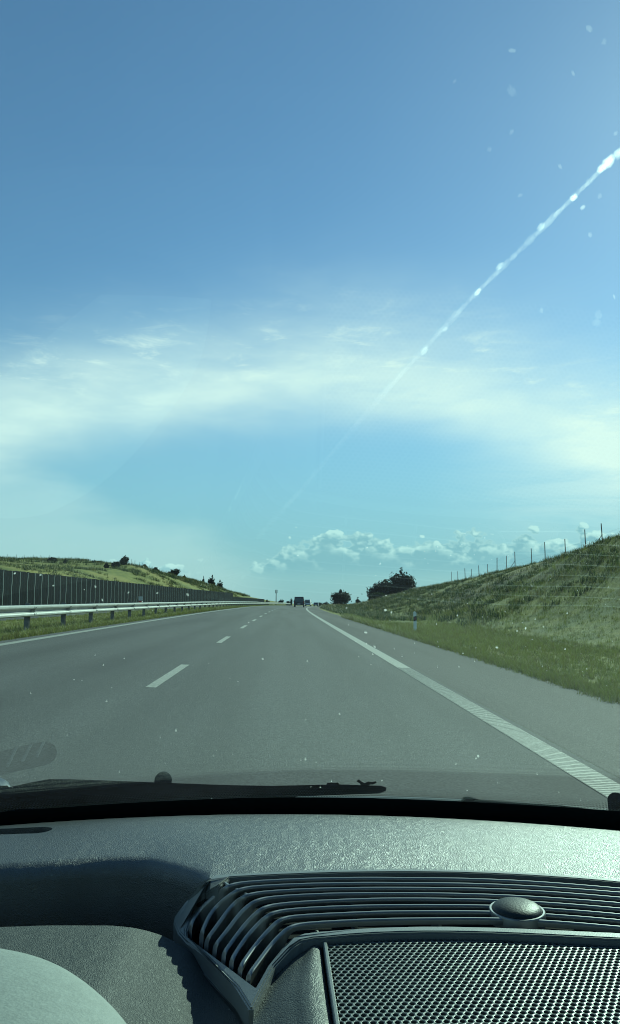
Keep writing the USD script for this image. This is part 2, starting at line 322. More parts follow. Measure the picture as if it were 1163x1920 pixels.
ZRL = pchip([(-80, 4.5), (60, 4.8)] + ridge_pts([(0, 1063), (80, 1066), (150, 1067), (190, 1068), (222, 1064), (250, 1060), (285, 1072), (330, 1084), (372, 1101), (405, 1115)], -46) + [(620, -3.5), (900, -9), (8000, -62)])
ZBL = pchip([(-80, 8), (100, 9.5), (216, 12.4), (266, 14.2), (310, 15.9), (350, 16.6), (400, 12), (500, 6), (640, -3), (900, -9), (8000, -62)])
ZRR = pchip([(-80, 8.3), (30, 7.3), (52, 6.6), (67, 5.85), (72, 5.6), (84, 4.85), (95, 4.4), (108, 3.95), (124, 3.65), (146, 3.25), (166, 2.75), (185, 2.2), (215, 1.35), (260, -0.6), (330, -3.0), (420, -5.2), (900, -9.5), (8000, -62)])
def cross(y):
    """the ground's section at y: sorted x and z"""
    c, z0 = float(xc(y)), float(zc(y)); base = -26 + c; far = float(np.clip((y - 500) / 500, 0, 1))
    zr, zb = float(ZRL(y)), float(ZBL(y)); xl = min(-46.0, base - 12); pts = []
    zbase = z0 + 0.35
    for x, z in ((-4000, zb - 14), (-1200, zb - 8), (-500, zb - 4), (-250, zb - 1.5), (-150, zb + .2), (-110, zb + 0.3)): pts.append((x, z))
    for t in np.linspace(0, 1, 7): pts.append((-80 + t * (xl + 80), zb + (zr - zb) * (t ** 0.8 if zb > zr else t)))
    for t in np.linspace(0, 1, 15)[1:]:
        s_ = t - 0.10 * math.sin(2 * math.pi * t) * .6; pts.append((xl + t * (base - xl), zr + (zbase - zr) * s_))
    for u, dz in ((-24, .30), (-22.6, .25), (-12.5, .18), (-11.6, .20), (-9.5, .17), (-7.8, .23), (-7.0, .268), (-6.2, .262), (-5.95, .255), (-5.9, .255), (-5.5, .19)): pts.append((u + c, z0 + dz))
    for u, dz in ((3.9, -.24), (4.24, -.205), (4.3, -.200), (4.6, -.205), (5.5, -.24), (6.5, -.30), (7.5, -.36), (8.5, -.40), (9.5, -.38)): pts.append((u + c, z0 + dz))
    zrr = float(ZRR(y))
    for t in np.linspace(0, 1, 17)[1:]:
        s_ = t - 0.07 * math.sin(2 * math.pi * t); pts.append((c + 9.5 + t * 18.5, z0 - .38 + (zrr - z0 + .38) * s_))
    for dx, dz in ((31, .05), (36, .1), (50, .2), (90, .5), (200, 0), (500, -4), (1200, -10), (4000, -20)): pts.append((c + dx, zrr + dz * (1 - .0 * far)))
    return np.array(pts)
ys = np.concatenate([np.arange(-40, 20, 4), np.arange(20, 120, 2.0), np.arange(120, 340, 4.0), np.arange(340, 700, 15.0), np.geomspace(700, 9000, 26)])
secs = np.stack([cross(y) for y in ys])           # (ny, nx, 2)
GP = np.concatenate([secs[..., :1], np.broadcast_to(ys[:, None, None], secs.shape[:2] + (1,)), secs[..., 1:]], -1)
lat = GP[..., 0] - xc(ys)[:, None]
amp = np.clip((lat - 5.5) / 6, 0, 1) + np.clip((-lat - 26) / 6, 0, 1)
fade = 1.0
bumps = (meshkit.fbm(GP * [.16, .16, 0], 4, 3) - .5) * 0.75 + (meshkit.fbm(GP * [.03, .03, 0], 3, 5) - .5) * 1.0
GP[..., 2] += amp * bumps * np.clip(1.3 - np.abs(ys - 100)[:, None] / 900, .25, 1)
tag(obj('ground', grid_mesh(GP), M['ground'], smooth=True), kind='structure')
from scipy.interpolate import RegularGridInterpolator
def ground_z(x, y):
    x, y = np.broadcast_arrays(np.asarray(x, float), np.asarray(y, float)); out = np.empty(x.shape)
    for idx in np.ndindex(x.shape):
        k = int(np.clip(np.searchsorted(ys, y[idx]) - 1, 0, len(ys) - 2)); t = (y[idx] - ys[k]) / (ys[k + 1] - ys[k])
        out[idx] = (1 - t) * np.interp(x[idx], GP[k, :, 0], GP[k, :, 2]) + t * np.interp(x[idx], GP[k + 1, :, 0], GP[k + 1, :, 2])
    return out

# road: asphalt sheets and painted lines
def strip(u0, u1, y0, y1, dz=0.0, step=3.0, nu=2, wob=0.0):
    y = np.linspace(y0, y1, max(2, int((y1 - y0) / step) + 1)); u = np.linspace(u0, u1, nu)
    uu = np.broadcast_to(u, (len(y), nu)).copy()
    if wob: uu[:, -1] += wob * (meshkit.fbm(np.stack([y * .9, y * 0, y * 0], -1), 4, 9) - .5) * 2
    Q = np.stack([uu + xc(y)[:, None], np.broadcast_to(y[:, None], uu.shape), S * uu + zc(y)[:, None] + dz], -1)
    return grid_mesh(Q.transpose(0, 1, 2)[:, ::1])
road = UsdGeom.Xform.Define(stage, '/World/road').GetPrim(); tag(road, kind='structure')
def flipup(m):
    if m.face_normals[:, 2].mean() < 0: m.invert()
    return m
obj('carriageway', flipup(strip(-5.95, 2.34, -30, 480, 0.0)), M['asphalt'], road)
sh = []
y = np.concatenate([np.arange(-30, 60, .35), np.arange(60, 480, 3.0)])
ue = 4.28 + (meshkit.fbm(np.stack([y * .55, y * 0, y * 0], -1), 4, 9) - .5) * 0.28
Q = np.stack([np.stack([2.345 + xc(y), y, S * 2.345 + zc(y)], -1), np.stack([ue + xc(y), y, S * ue + zc(y)], -1), np.stack([ue + .03 + xc(y), y, S * ue + zc(y) - .08], -1)], 1)
obj('hard_shoulder', flipup(grid_mesh(Q)), M['shoulder'], road)
def line_with_ribs(u, w, y0, y1, ribs):
    ms = [flipup(strip(u - w / 2, u + w / 2, y0, y1, 0.004))]
    for k in range(ribs):
        yy = 3.2 + k * 0.052; rb = box(u + float(xc(yy)), yy, S * u + float(zc(yy)) + 0.0046, w * 0.96, 0.030, 0.0024); v = np.array(rb.vertices); v[:, 2] += S * (v[:, 0] - u - float(xc(yy))); rb.vertices = v; ms.append(rb)
    return cat_(ms)
tag(obj('edge_line', line_with_ribs(2.13, 0.245, -30, 470, 210), M['paint'], road), 'wide solid white edge line with transverse ribs beside the hard shoulder')
tag(obj('edge_line', flipup(strip(-5.66, -5.46, -30, 470, 0.004)), M['paint'], road), 'solid white edge line beside the central grass strip')
for k in range(-2, 24):
    y0 = 9.60 + 9.55 * k; L = 3.25
    obj('lane_dash', flipup(strip(-1.632 - .065, -1.632 + .065, y0, y0 + L, 0.004, 1.0)), M['paint'], road)
obj('carriageway', flipup(strip(-22.4, -12.6, 0, 480, 0.0)), M['asphalt'], road) if False else None
y = np.arange(0, 480, 4.0)
Q = np.stack([np.stack([-22.5 + xc(y), y, zc(y) + .255], -1), np.stack([-12.6 + xc(y), y, zc(y) + .19], -1)], 1)
tag(obj('carriageway', flipup(grid_mesh(Q)), M['asphalt'], road), 'carriageway for the other direction behind the guardrail')

# ------------------------------------------------------------------ guardrail
gr = thing('guardrail', 'galvanised steel double ridged guardrail on short dark posts along the central strip', 'guardrail', (-7 + 0.0, 0, .25))
def rel(m, o): m = m.copy(); m.apply_translation(-np.asarray(o, float)); return m
GO = (-7.0, 0, .25)
PH = 3.46
wprof = np.array([(0.0, .155), (.045, .148), (.078, .125), (.080, .085), (.060, .052), (-.020, .040), (-.035, .010), (-.035, -.010), (-.020, -.040), (.060, -.052), (.080, -.085), (.078, -.125), (.045, -.148), (0.0, -.155)])
back = wprof[::-1] - [.006, 0]
wfull = np.vstack([wprof, back])
for k in range(-4, 62):
    y0 = 21.5 + PH * k; yy = np.array([y0 - .0, y0 + PH / 2, y0 + PH + .16])
    lapz = 0.0; uu = -6.93 - 0.004 * (k % 2)
    pth = np.stack([uu + xc(yy), yy, zc(yy) + .265 + .555], -1)
    obj('rail', rel(sweep_xy(pth, wfull), GO), M['steel'], gr)
    pth = np.stack([-7.17 + xc(yy), yy, zc(yy) + .265 + .555], -1)
    obj('rail', rel(sweep_xy(pth, wfull * [-1, 1] + [0, 0]), GO), M['steel'], gr)
    x0, z0 = -7.05 + float(xc(y0)), float(zc(y0)) + .2
    c_post = cat_([box(x0, y0, z0 + .40, .012, .115, .84), box(x0 + .03, y0 + .052, z0 + .40, .06, .010, .84), box(x0 + .03, y0 - .052, z0 + .40, .06, .010, .84), box(x0 - .03, y0 + .052, z0 + .4, .06, .01, .84), box(x0 - .03, y0 - .052, z0 + .4, .06, .01, .84)])
    obj('post', rel(c_post, GO), M['post'], gr)
    bolts = cat_([cyl((x0 + .13, y0 + a, z0 + .62 + b), (x0 + .215, y0 + a, z0 + .62 + b), .018, .014, 6) for a in (-.0, .12) for b in (-.085, .085)])
    if k < 20: obj('bolt', rel(bolts, GO), M['post'], gr)

# ------------------------------------------------------------------ noise wall
nw = thing('noise_barrier', 'long dark green noise wall of panels between thin pale posts below the left hillside', 'noise barrier', (-24, 60, .3))
NO = (-24.0, 60, .3); PW = 2.0
for k in range(0, 124):
    y0 = 54 + PW * k; y1 = y0 + PW
    hh = (3.30 + .5 * y0 / 233) if y0 < 233 else 2.75
    if y0 > 300: break
    ya = np.array([y0 + .045, y1 - .045]); xa = -24 + xc(ya); zb = zc(ya) + .2
    p0, p1 = np.array([xa[0], ya[0], zb[0]]), np.array([xa[1], ya[1], zb[1]])
    n = 6; top = hh + (meshkit.fbm(np.array([[k * 1.7 + q * .6, 0.3, 0] for q in range(n + 1)]), 3, 2) - .5) * .16
    d = p1 - p0; nn = np.array([d[1], -d[0], 0]); nn /= np.linalg.norm(nn)
    rows = []
    for q in range(n + 1):
        b = p0 + d * q / n; off = .035 * (1 if q % 2 else .3)
        rows.append([b + nn * (.06 + off), b + nn * (.06 + off) + [0, 0, top[q] - .05], b + [0, 0, top[q]], b - nn * .06 + [0, 0, top[q] - .05], b - nn * .06])
    m = grid_mesh(np.array(rows)); m.fix_normals()
    obj('panel', rel(m, NO), M['wall'], nw)
    ps = box(float(-24 + xc(y0)), y0, float(zc(y0)) + .2 + hh * .5 - .03, .22, .055, hh - .06)
    obj('post', rel(ps, NO), M['wallpost'], nw)

# ------------------------------------------------------------------ fences on the two crests
def stake(x, y, h, r=.045, lean=(0, 0)):
    z = float(ground_z(x, y)); return cyl((x, y, z - .15), (x + lean[0], y + lean[1], z + h), r, r * .85, 6)
fr_ = thing('wire_fence', 'thin grey fence posts with wires along the top of the right grass slope', 'fence', (28.2, 70, 6))
fpx = [1131.7, 1100, 1061.5, 1023, 997.6, 966, 950, 931.5, 914, 898, 884, 872, 858, 846]
prev = None; FO = (28.2, 70, 6)
pts = [(28.4, 46), (28.4, 53), (28.4, 60)]
for px in fpx:
    d = ray(px, 1050); yy = 70.0
    for _ in range(20): yy = (28.3 + float(xc(yy))) / d[0] * d[1]
    pts.append((28.3 + float(xc(yy)), yy))
tops = []
for k, (x, y_) in enumerate(pts):
    h = (2.35, 2.1, 2.5, 2.2)[k % 4]
    obj('post', rel(stake(x, y_, h, .05, (random.uniform(-.06, .06), random.uniform(-.06, .06))), FO), M['wood'], fr_)
    if k % 5 == 3: obj('brace', rel(cyl((x - .9, y_ + .1, float(ground_z(x - .9, y_))), (x, y_, float(ground_z(x, y_)) + 1.2), .035, .03, 6), FO), M['wood'], fr_)
    tops.append((x, y_, float(ground_z(x, y_))))
for (a, b) in zip(tops[:-1], tops[1:]):
    obj('wire', rel(cat_([cyl(np.array(a) + [0, 0, q], np.array(b) + [0, 0, q], .004, .004, 4) for q in (.4, .8, 1.2)]), FO), M['wire'], fr_)
fl = thing('wire_fence', 'row of fence stakes with wires along the crest of the left hillside', 'fence', (-46, 150, 8)); FO = (-46, 150, 8)
def on_left(px, X, py=1060):
    d = ray(px, py); return X, X / d[0] * d[1]
tops = []
for px in (246, 253, 261, 267, 273, 280, 286, 293, 300, 306, 313):
    x, y_ = on_left(px, -46.6); obj('post', rel(stake(x, y_, 2.0, .06), FO), M['wood'], fl); tops.append((x, y_, float(ground_z(x, y_))))
for (a, b) in zip(tops[:-1], tops[1:]):
    obj('wire', rel(cat_([cyl(np.array(a) + [0, 0, q], np.array(b) + [0, 0, q], .005, .005, 4) for q in (.6, 1.2)]), FO), M['wire'], fl)
fb = thing('wire_fence', 'sparse fence stakes on the far brown hill at the left edge', 'fence', (-90, 230, 12)); FO = (-90, 230, 12)
tops = []
for px in (-14, 13, 30, 44.5, 62, 76, 92, 110):
    x, y_ = on_left(px, -92); obj('post', rel(stake(x, y_, 1.9, .06), FO), M['wood'], fb); tops.append((x, y_, float(ground_z(x, y_))))
for (a, b) in zip(tops[:-1], tops[1:]):
    obj('wire', rel(cyl(np.array(a) + [0, 0, 1.2], np.array(b) + [0, 0, 1.2], .005, .005, 4), FO), M['wire'], fb)

# ------------------------------------------------------------------ trees and bushes
def leaf_cloud(blobs, n, size, seed):
    """n leaf clumps (bent quads) spread over lobes (cx, cy, cz, rx, ry, rz), denser at the outside"""
    r = np.random.default_rng(seed); blobs = np.array(blobs, float); w = blobs[:, 3] * blobs[:, 4] * blobs[:, 5]; w = w ** .7; pick = r.choice(len(blobs), n, p=w / w.sum())
    d = r.normal(size=(n, 3)); d /= np.linalg.norm(d, axis=1, keepdims=True); rad = r.random(n) ** .38
    c = blobs[pick, :3] + d * rad[:, None] * blobs[pick, 3:] * (1 + .22 * r.normal(size=(n, 1)))
    a = r.normal(size=(n, 3)); a /= np.linalg.norm(a, axis=1, keepdims=True); b = np.cross(a, r.normal(size=(n, 3))); b /= np.linalg.norm(b, axis=1, keepdims=True)
    s = size * (.55 + .9 * r.random((n, 1))); q = np.cross(a, b) * s * .3
    V = np.stack([c - a * s, c + b * s * .55 + q, c + a * s, c - b * s * .55 + q], 1).reshape(-1, 3)
    k = np.arange(n)[:, None] * 4; Fc = np.concatenate([k + [0, 1, 2], k + [0, 2, 3]], 0)
    return trimesh.Trimesh(V, Fc, process=False)
def tree(name, label, cat, x, y, h, w, seed, leaf='leaf_dark', n=1500, size=.3, lobes=7, low=.12, spire=False, group=None):
    r = np.random.default_rng(seed); z = float(ground_z(x, y)) - .05
    t = thing(name, label, cat, (x, y, z), 0, group)
    tr = [cyl((0, 0, -.2), (r.normal() * .03 * h, r.normal() * .03 * h, h * .55), .035 * h, .016 * h, 7)]
    for k in range(5):
        a = r.random() * 6.28; zz = h * (.2 + .08 * k); tr.append(cyl((0, 0, zz), (math.cos(a) * w * .33, math.sin(a) * w * .33, zz + h * .25), .014 * h, .006 * h, 5))
    obj('trunk', cat_(tr), M['bark'], t)
    bl = [(0, 0, h * .46, w * .34, w * .34, h * .38)]; n = int(n * 1.6)
    for k in range(lobes):
        a = r.random() * 6.28; rr = w * (.16 + .16 * r.random()); zz = h * (low + .16 + .52 * r.random()); f_ = 1 - .55 * max(0, (zz / h - .45)) * 1.6
        bl.append((math.cos(a) * rr * f_, math.sin(a) * rr * f_, zz, w * (.19 + .1 * r.random()), w * (.19 + .1 * r.random()), h * (.16 + .10 * r.random())))
    if spire: bl.append((w * .02, 0, h * .9, w * .06, w * .06, h * .13))
    obj('crown', leaf_cloud(bl, n, size, seed + 5), M[leaf], t)
    return t
def px_tree(px, D, wpx, hpx, *a, **k):
    """stands where the pixel column px meets distance D; size from its height and width in pixels"""
    x = ray(px, 1122)[0] / ray(px, 1122)[1] * D; return x, D, hpx * D / F, wpx * D / F
for (name, label, cat, px, D, wpx, hpx, leaf, n, size, lob, spire) in [
    ('round_tree', 'dense round dark tree with a small spire top beside the road at the crest', 'tree', 638, 238, 44, 33, 'leaf_dark', 3000, .30, 8, True),
    ('broad_tree', 'tallest dark tree with ragged top at the foot of the right slope', 'tree', 752, 205, 52, 58, 'leaf_dark', 3200, .32, 10, True),
    ('broad_tree', 'dark bushy tree left against the tallest tree of the right slope', 'tree', 722, 212, 60, 40, 'leaf_dark', 2800, .32, 9, True),
    ('small_tree', 'light green round shrub in front of the tallest dark tree', 'shrub', 712, 190, 34, 20, 'leaf_mid', 1400, .26, 6, False),
    ('small_tree', 'small pointed tree between the tallest tree and the grass slope', 'tree', 772, 208, 20, 40, 'leaf_dark', 900, .25, 5, True),
    ('small_tree', 'thin small tree between the round dark tree and the shrubs', 'tree', 671, 232, 10, 18, 'leaf_far', 350, .25, 4, True),
    ('low_bush', 'long low bush right of the dark trees on the slope edge', 'bush', 800, 190, 46, 16, 'leaf_mid', 1200, .28, 7, False),
    ('low_bush', 'dark bush at the left end of the right slope trees', 'bush', 700, 214, 22, 26, 'leaf_dark', 1100, .28, 6, False)]:
    x, y_, h, w = px_tree(px, D, wpx, hpx)
    tree(name, label, cat, x, y_, h, w, int(px), leaf, n, size, lob, .02, spire)
for (px, X, wpx, hpx, label, cat, leaf) in [
    (234, -47, 16, 17, 'largest round bush on the crest of the left hillside', 'bush', 'leaf_dark'), (218, -47, 16, 11, 'wide low bush just left of the largest crest bush', 'bush', 'leaf_dark'),
    (199, -48, 8, 9, 'small dark bush at the left end of the crest bushes', 'bush', 'leaf_dark'), (271, -46, 9, 9, 'small round bush among the crest fence stakes', 'bush', 'leaf_dark'),
    (291, -46, 11, 10, 'small bush below the crest stakes on the falling hillside', 'bush', 'leaf_dark'), (328, -46, 17, 15, 'round dark bush alone halfway down the falling crest', 'bush', 'leaf_dark'),
    (317, -46, 5, 8, 'tiny upright bush beside the lone round bush', 'bush', 'leaf_far'), (346, -46, 5, 9, 'thin upright sapling on the falling crest', 'sapling', 'leaf_far'),
    (363, -46, 12, 10, 'low bush nearer the end of the left hillside', 'bush', 'leaf_far'), (377, -45, 14, 13, 'bush with a thin tip near the end of the hillside', 'bush', 'leaf_dark'),
    (382, -44, 5, 20, 'thin tall sapling near the end of the hillside', 'sapling', 'leaf_far'), (398, -40, 15, 22, 'larger dark tree behind the end of the noise wall', 'tree', 'leaf_dark'),
    (413, -38, 13, 20, 'last dark tree where the left hillside ends', 'tree', 'leaf_dark'),
    (97, -66, 16, 11, 'dark bush on the far brown hill', 'bush', 'leaf_dark'), (175, -66, 16, 11, 'dark low bush in the dip of the left hills', 'bush', 'leaf_dark'), (186, -64, 10, 13, 'small upright bush beside the bush in the dip', 'bush', 'leaf_mid'), (122, -62, 6, 8, 'tiny bush on the far hill above the noise wall', 'bush', 'leaf_mid')]:
    x, y_ = on_left(px, X, 1070); h, w = hpx * y_ / F, wpx * y_ / F
    tree('crest_bush', label, cat, x, y_, h * 1.15, w * 1.1, int(px) + 400, leaf, 500, .09 * w + .12, 6, .0, h > w * 1.3)
for (px, D, wpx, hpx, label) in [(501, 330, 9, 8, 'small dark bush just past the end of the noise wall'), (541, 360, 11, 9, 'low dark bush left of the dark van on the horizon'), (546, 380, 5, 14, 'thin pointed tree left of the dark van'), (527, 420, 12, 6, 'pale low bush at the foot of the mast'), (611, 420, 16, 8, 'blue grey bush on the horizon right of the cars'), (600, 520, 14, 7, 'tiny hazy bush on the horizon behind the cars')]:
    x, y_, h, w = px_tree(px, D, wpx, hpx); tree('horizon_bush', label, 'bush', x, y_, h + .9, w, int(px) + 900, 'leaf_far', 300, .3, 5, .0, hpx > wpx)

# ------------------------------------------------------------------ mast, delineator, small sign
x, y_ = ray(518, 1122)[0] / ray(518, 1122)[1] * 340, 340.0; z = float(ground_z(x, y_))
ms = thing('mast', 'slim grey mast with antenna head rising above the far crest', 'mast', (x, y_, z))
hm = 1.146 + (1122 - 1106) / F * 340 - z
obj('pole', cyl((0, 0, -.2), (0, 0, hm), .22, .12, 8), M['post'], ms)
obj('platform', cyl((0, 0, hm - 1.5), (0, 0, hm - 1.35), .45, .45, 10), M['post'], ms)
for k in range(3):
    a = k * 2.1; obj('antenna', box(math.cos(a) * .42, math.sin(a) * .42, hm - .7, .22, .22, 1.3, a), M['post'], ms)
y_ = 33.0; x = 5.5; z = float(ground_z(x, y_))
dl = thing('delineator_post', 'white roadside delineator post with black band in the right verge', 'delineator post', (x, y_, z))
prof = [(-.06, 0), (.06, 0), (.06, .80), (.0, .87), (-.06, .84)]
obj('post', extrude_y([(a, b) for a, b in [(-.06, -.1), (.06, -.1), (.06, .48), (-.06, .44)]], -.04, .04), M['white'], dl)
obj('band', extrude_y([(-.061, .44), (.061, .48), (.061, .68), (-.061, .64)], -.041, .041), M['black'], dl)
obj('cap', extrude_y([(-.06, .64), (.06, .68), (.06, .80), (.0, .86), (-.06, .83)], -.04, .04), M['white'], dl)
obj('reflector', box(0, -.045, .56, .035, .012, .08), M['tail'], dl)
y_ = 118.0; x = -22.9 + float(xc(y_)); z = float(ground_z(x, y_))
sg = thing('sign', 'small white sign with a red lower edge standing before the noise wall', 'sign', (x, y_, z))
obj('pole', cyl((0, 0, -.1), (0, 0, 1.5), .03, .03, 6), M['post'], sg); obj('plate', box(0, -.04, 1.2, .62, .02, .62), M['white'], sg); obj('lower_plate', box(0, -.04, .72, .5, .02, .26), M['red'], sg)

# ------------------------------------------------------------------ traffic ahead
def vehicle(name, label, cat, u, y, w, h, L, paint, van=True, yawk=0.0):
    x = u + float(xc(y)); z = float(zc(y)) + S * u; hd = -math.atan((float(xc(y + 5)) - float(xc(y - 5))) / 10)
    t = thing(name, label, cat, (x, y, z), hd)
    if van: prof = [(-L / 2, .38), (-L / 2 + .02, .95), (-L / 2 + .14, h - .12), (-L / 2 + .3, h), (L * .22, h), (L * .36, 1.25), (L / 2 - .05, 1.0), (L / 2, .42)]
    else: prof = [(-L / 2, .40), (-L / 2 + .02, .85), (-L / 2 + .25, .95), (-L * .27, h - .02), (-L * .05, h), (L * .2, .95), (L / 2 - .1, .75), (L / 2, .42)]
    from shapely.geometry import Polygon
    m = trimesh.creation.extrude_polygon(Polygon(prof), w, engine='earcut'); v = m.vertices.copy()
    m = m.subdivide(); v = m.vertices.copy(); X = v[:, 2] - w / 2; Z = v[:, 1]
    X = X * (1 - .16 * np.clip((Z - .95) / (h - .95), 0, 1) - .05 * np.clip((.6 - Z) / .3, 0, 1)); m.vertices = np.stack([X, v[:, 0], Z], 1); m.fix_normals()
    obj('body', m, paint, t)
    yr = -L / 2
    ww = w * .38; y1, y2 = (yr + .045, yr + .125) if van else (yr + .2, yr + L * .2)
    zw0, zw1 = (1.05, h - .22) if van else (.97, h - .08)
    win = trimesh.Trimesh([(-ww, y1 - .02, zw0), (ww, y1 - .02, zw0), (ww * .9, y2 - .02, zw1), (-ww * .9, y2 - .02, zw1), (-ww, y1 + .05, zw0), (ww, y1 + .05, zw0), (ww * .9, y2 + .05, zw1), (-ww * .9, y2 + .05, zw1)], [[0, 1, 2], [0, 2, 3], [4, 6, 5], [4, 7, 6], [0, 4, 5], [0, 5, 1], [1, 5, 6], [1, 6, 2], [2, 6, 7], [2, 7, 3], [3, 7, 4], [3, 4, 0]], process=False)
    obj('rear_window', win, M['carglass'], t)
    for s in (-1, 1): obj('tail_light', bbox_round(s * w * .43, yr - .0, .95 if van else .78, .14, .08, .42 if van else .16, .03), M['tail'], t)
    obj('bumper', bbox_round(0, yr - .03, .48, w * .94, .14, .22, .05), M['black'] if van else paint, t)
    obj('number_plate', box(0, yr - .108, .62, .52, .012, .11), M['white'], t)
    for s in (-1, 1):
        for yy in (-L * .31, L * .32):
            wh = obj('wheel', cyl((s * (w / 2 - .22), yy, .33), (s * (w / 2 - .02), yy, .33), .33, .33, 20), M['rubber'], t)
            obj('rim', cyl((s * (w / 2 - .03), yy, .33), (s * (w / 2 - .005), yy, .33), .2, .18, 14), M['rim'], wh)
        obj('mirror', bbox_round(s * (w / 2 + .10), L * .22, 1.15 if van else 1.0, .2, .1, .2, .04), M['black'], t)
    return t
vehicle('van', 'dark van seen from behind in the lane ahead, nearest of the traffic', 'van', .45, 150, 1.95, 1.98, 4.8, M['darkcar'])
vehicle('van', 'pale van further off, just right of the dark van', 'van', -3.1, 258, 1.95, 2.15, 5.0, M['whitecar'])
vehicle('car', 'small blue grey car furthest ahead, right of the pale van', 'car', -3.0, 292, 1.78, 1.48, 4.3, M['bluecar'], False)

# ------------------------------------------------------------------ grass
def tuft(seed, nb, hgt, spread, wid):
    r = np.random.default_rng(seed); V, Fc = [], []
    for k in range(nb):
        a = r.random() * 6.28; b = np.array([r.normal() * spread, r.normal() * spread, -.02]); l = hgt * (.5 + .7 * r.random()); ln = .25 + .5 * r.random()
        dirv = np.array([math.cos(a), math.sin(a), 0]); sd = np.array([-dirv[1], dirv[0], 0]) * wid; i = len(V)
        mid = b + dirv * l * ln * .35 + [0, 0, l * .6]; tip = b + dirv * l * ln + [0, 0, l]
        V += [b - sd, b + sd, mid + sd * .7, mid - sd * .7, tip]; Fc += [[i, i + 1, i + 2], [i, i + 2, i + 3], [i + 3, i + 2, i + 4]]
    return trimesh.Trimesh(V, Fc, process=False)
def scatter(name, label, cat, protos, pos, scl, seed):
    pi = UsdGeom.PointInstancer.Define(stage, path_of(name)); p = pi.GetPrim(); r = np.random.default_rng(seed); paths = []
    for k, (m, mt) in enumerate(protos):
        q = usdkit.mesh(stage, f'{p.GetPath()}/blades_{k + 1:03d}', m, mt); paths.append(q.GetPath())
    pi.CreatePrototypesRel().SetTargets(paths); n = len(pos)
    pi.CreateProtoIndicesAttr(Vt.IntArray.FromNumpy(r.integers(0, len(protos), n).astype(np.int32)))
    pi.CreatePositionsAttr(Vt.Vec3fArray.FromNumpy(pos.astype(np.float32))); a = r.random(n) * np.pi
    pi.CreateOrientationsAttr([Gf.Quath(float(math.cos(t)), 0, 0, float(math.sin(t))) for t in a])
    pi.CreateScalesAttr(Vt.Vec3fArray.FromNumpy(np.repeat(scl[:, None], 3, 1).astype(np.float32)))
    tag(p, label, cat, None, 'stuff')
def spots(n, ulo, uhi, ylo, yhi, power, seed, clump=.0):
    r = np.random.default_rng(seed); y = ylo * (yhi / ylo) ** (r.random(n) ** power); u = ulo + (uhi - ulo) * r.random(n)
    if clump:
        d = meshkit.fbm(np.stack([u * .5, y * .5, u * 0], -1), 3, seed); k = d > clump; y, u = y[k], u[k]
    x = u + xc(y); return np.stack([x, y, ground_z(x, y)], -1)
TG = [(tuft(1, 9, .13, .05, .0045), M['verge']), (tuft(2, 8, .19, .05, .0045), M['verge']), (tuft(3, 8, .15, .06, .005), M['grassdry']), (tuft(4, 10, .09, .06, .006), M['grass'])]
pos = np.vstack([spots(13000, 4.36, 10, 8, 45, .9, 21), spots(9000, 8, 28.5, 14, 60, .9, 22), spots(3500, 4.33, 4.75, 8, 60, .9, 23), spots(1600, 4.14, 4.5, 8, 60, .9, 24)])
dist = pos[:, 1]
scatter('verge_grass', 'short rough grass covering the right verge and lower slope', 'grass', TG, pos, (0.7 + .5 * rng.random(len(pos))) * np.clip(dist / 26, .75, 2.0), 5)
TW = [(tuft(11, 14, .40, .16, .02), M['weed']), (tuft(12, 12, .36, .14, .018), M['grass']), (tuft(13, 12, .45, .15, .014), M['grassdry']), (tuft(14, 16, .34, .2, .022), M['weed'])]
pos = np.vstack([spots(9000, 9.5, 29, 40, 220, .8, 31, .44), spots(600, 27.4, 29.2, 35, 220, .8, 32), spots(2500, 4.8, 9.5, 50, 220, .8, 33, .48)])
scatter('slope_weeds', 'taller weeds and tufts patched over the right grass slope', 'weeds', TW, pos, (.6 + .8 * rng.random(len(pos))) * np.clip(pos[:, 1] / 110, .8, 1.7), 6)
pos = np.vstack([spots(6000, -12, -6.0, 12, 70, .9, 41), spots(3000, -6.35, -5.98, 12, 90, .9, 43), spots(3500, -11, -6.2, 60, 220, .8, 44)])
scatter('median_grass', 'rough grass and weeds growing in the central strip under the guardrail', 'grass', TG, pos, (.55 + .6 * rng.random(len(pos))) * np.clip(pos[:, 1] / 34, 1.0, 1.7), 7)
def lspots(n, xlo, xhi, ylo, yhi, seed, thr):
    r = np.random.default_rng(seed); x = xlo + (xhi - xlo) * r.random(n); y = ylo + (yhi - ylo) * r.random(n); d = meshkit.fbm(np.stack([x * .12, y * .12, x * 0], -1), 3, seed); k = (d > thr) & (x < -26 + xc(y)); x, y = x[k], y[k]
    return np.stack([x, y, ground_z(x, y)], -1)
pos = np.vstack([lspots(6000, -47.5, -20, 90, 440, 51, .50), lspots(5000, -95, -47, 100, 380, 52, .5)])
scatter('hillside_weeds', 'tufts and weeds patched over the sunny left hillside', 'weeds', TW, pos, (.8 + 1.0 * rng.random(len(pos))) * np.clip(pos[:, 1] / 150, .8, 1.8), 8)

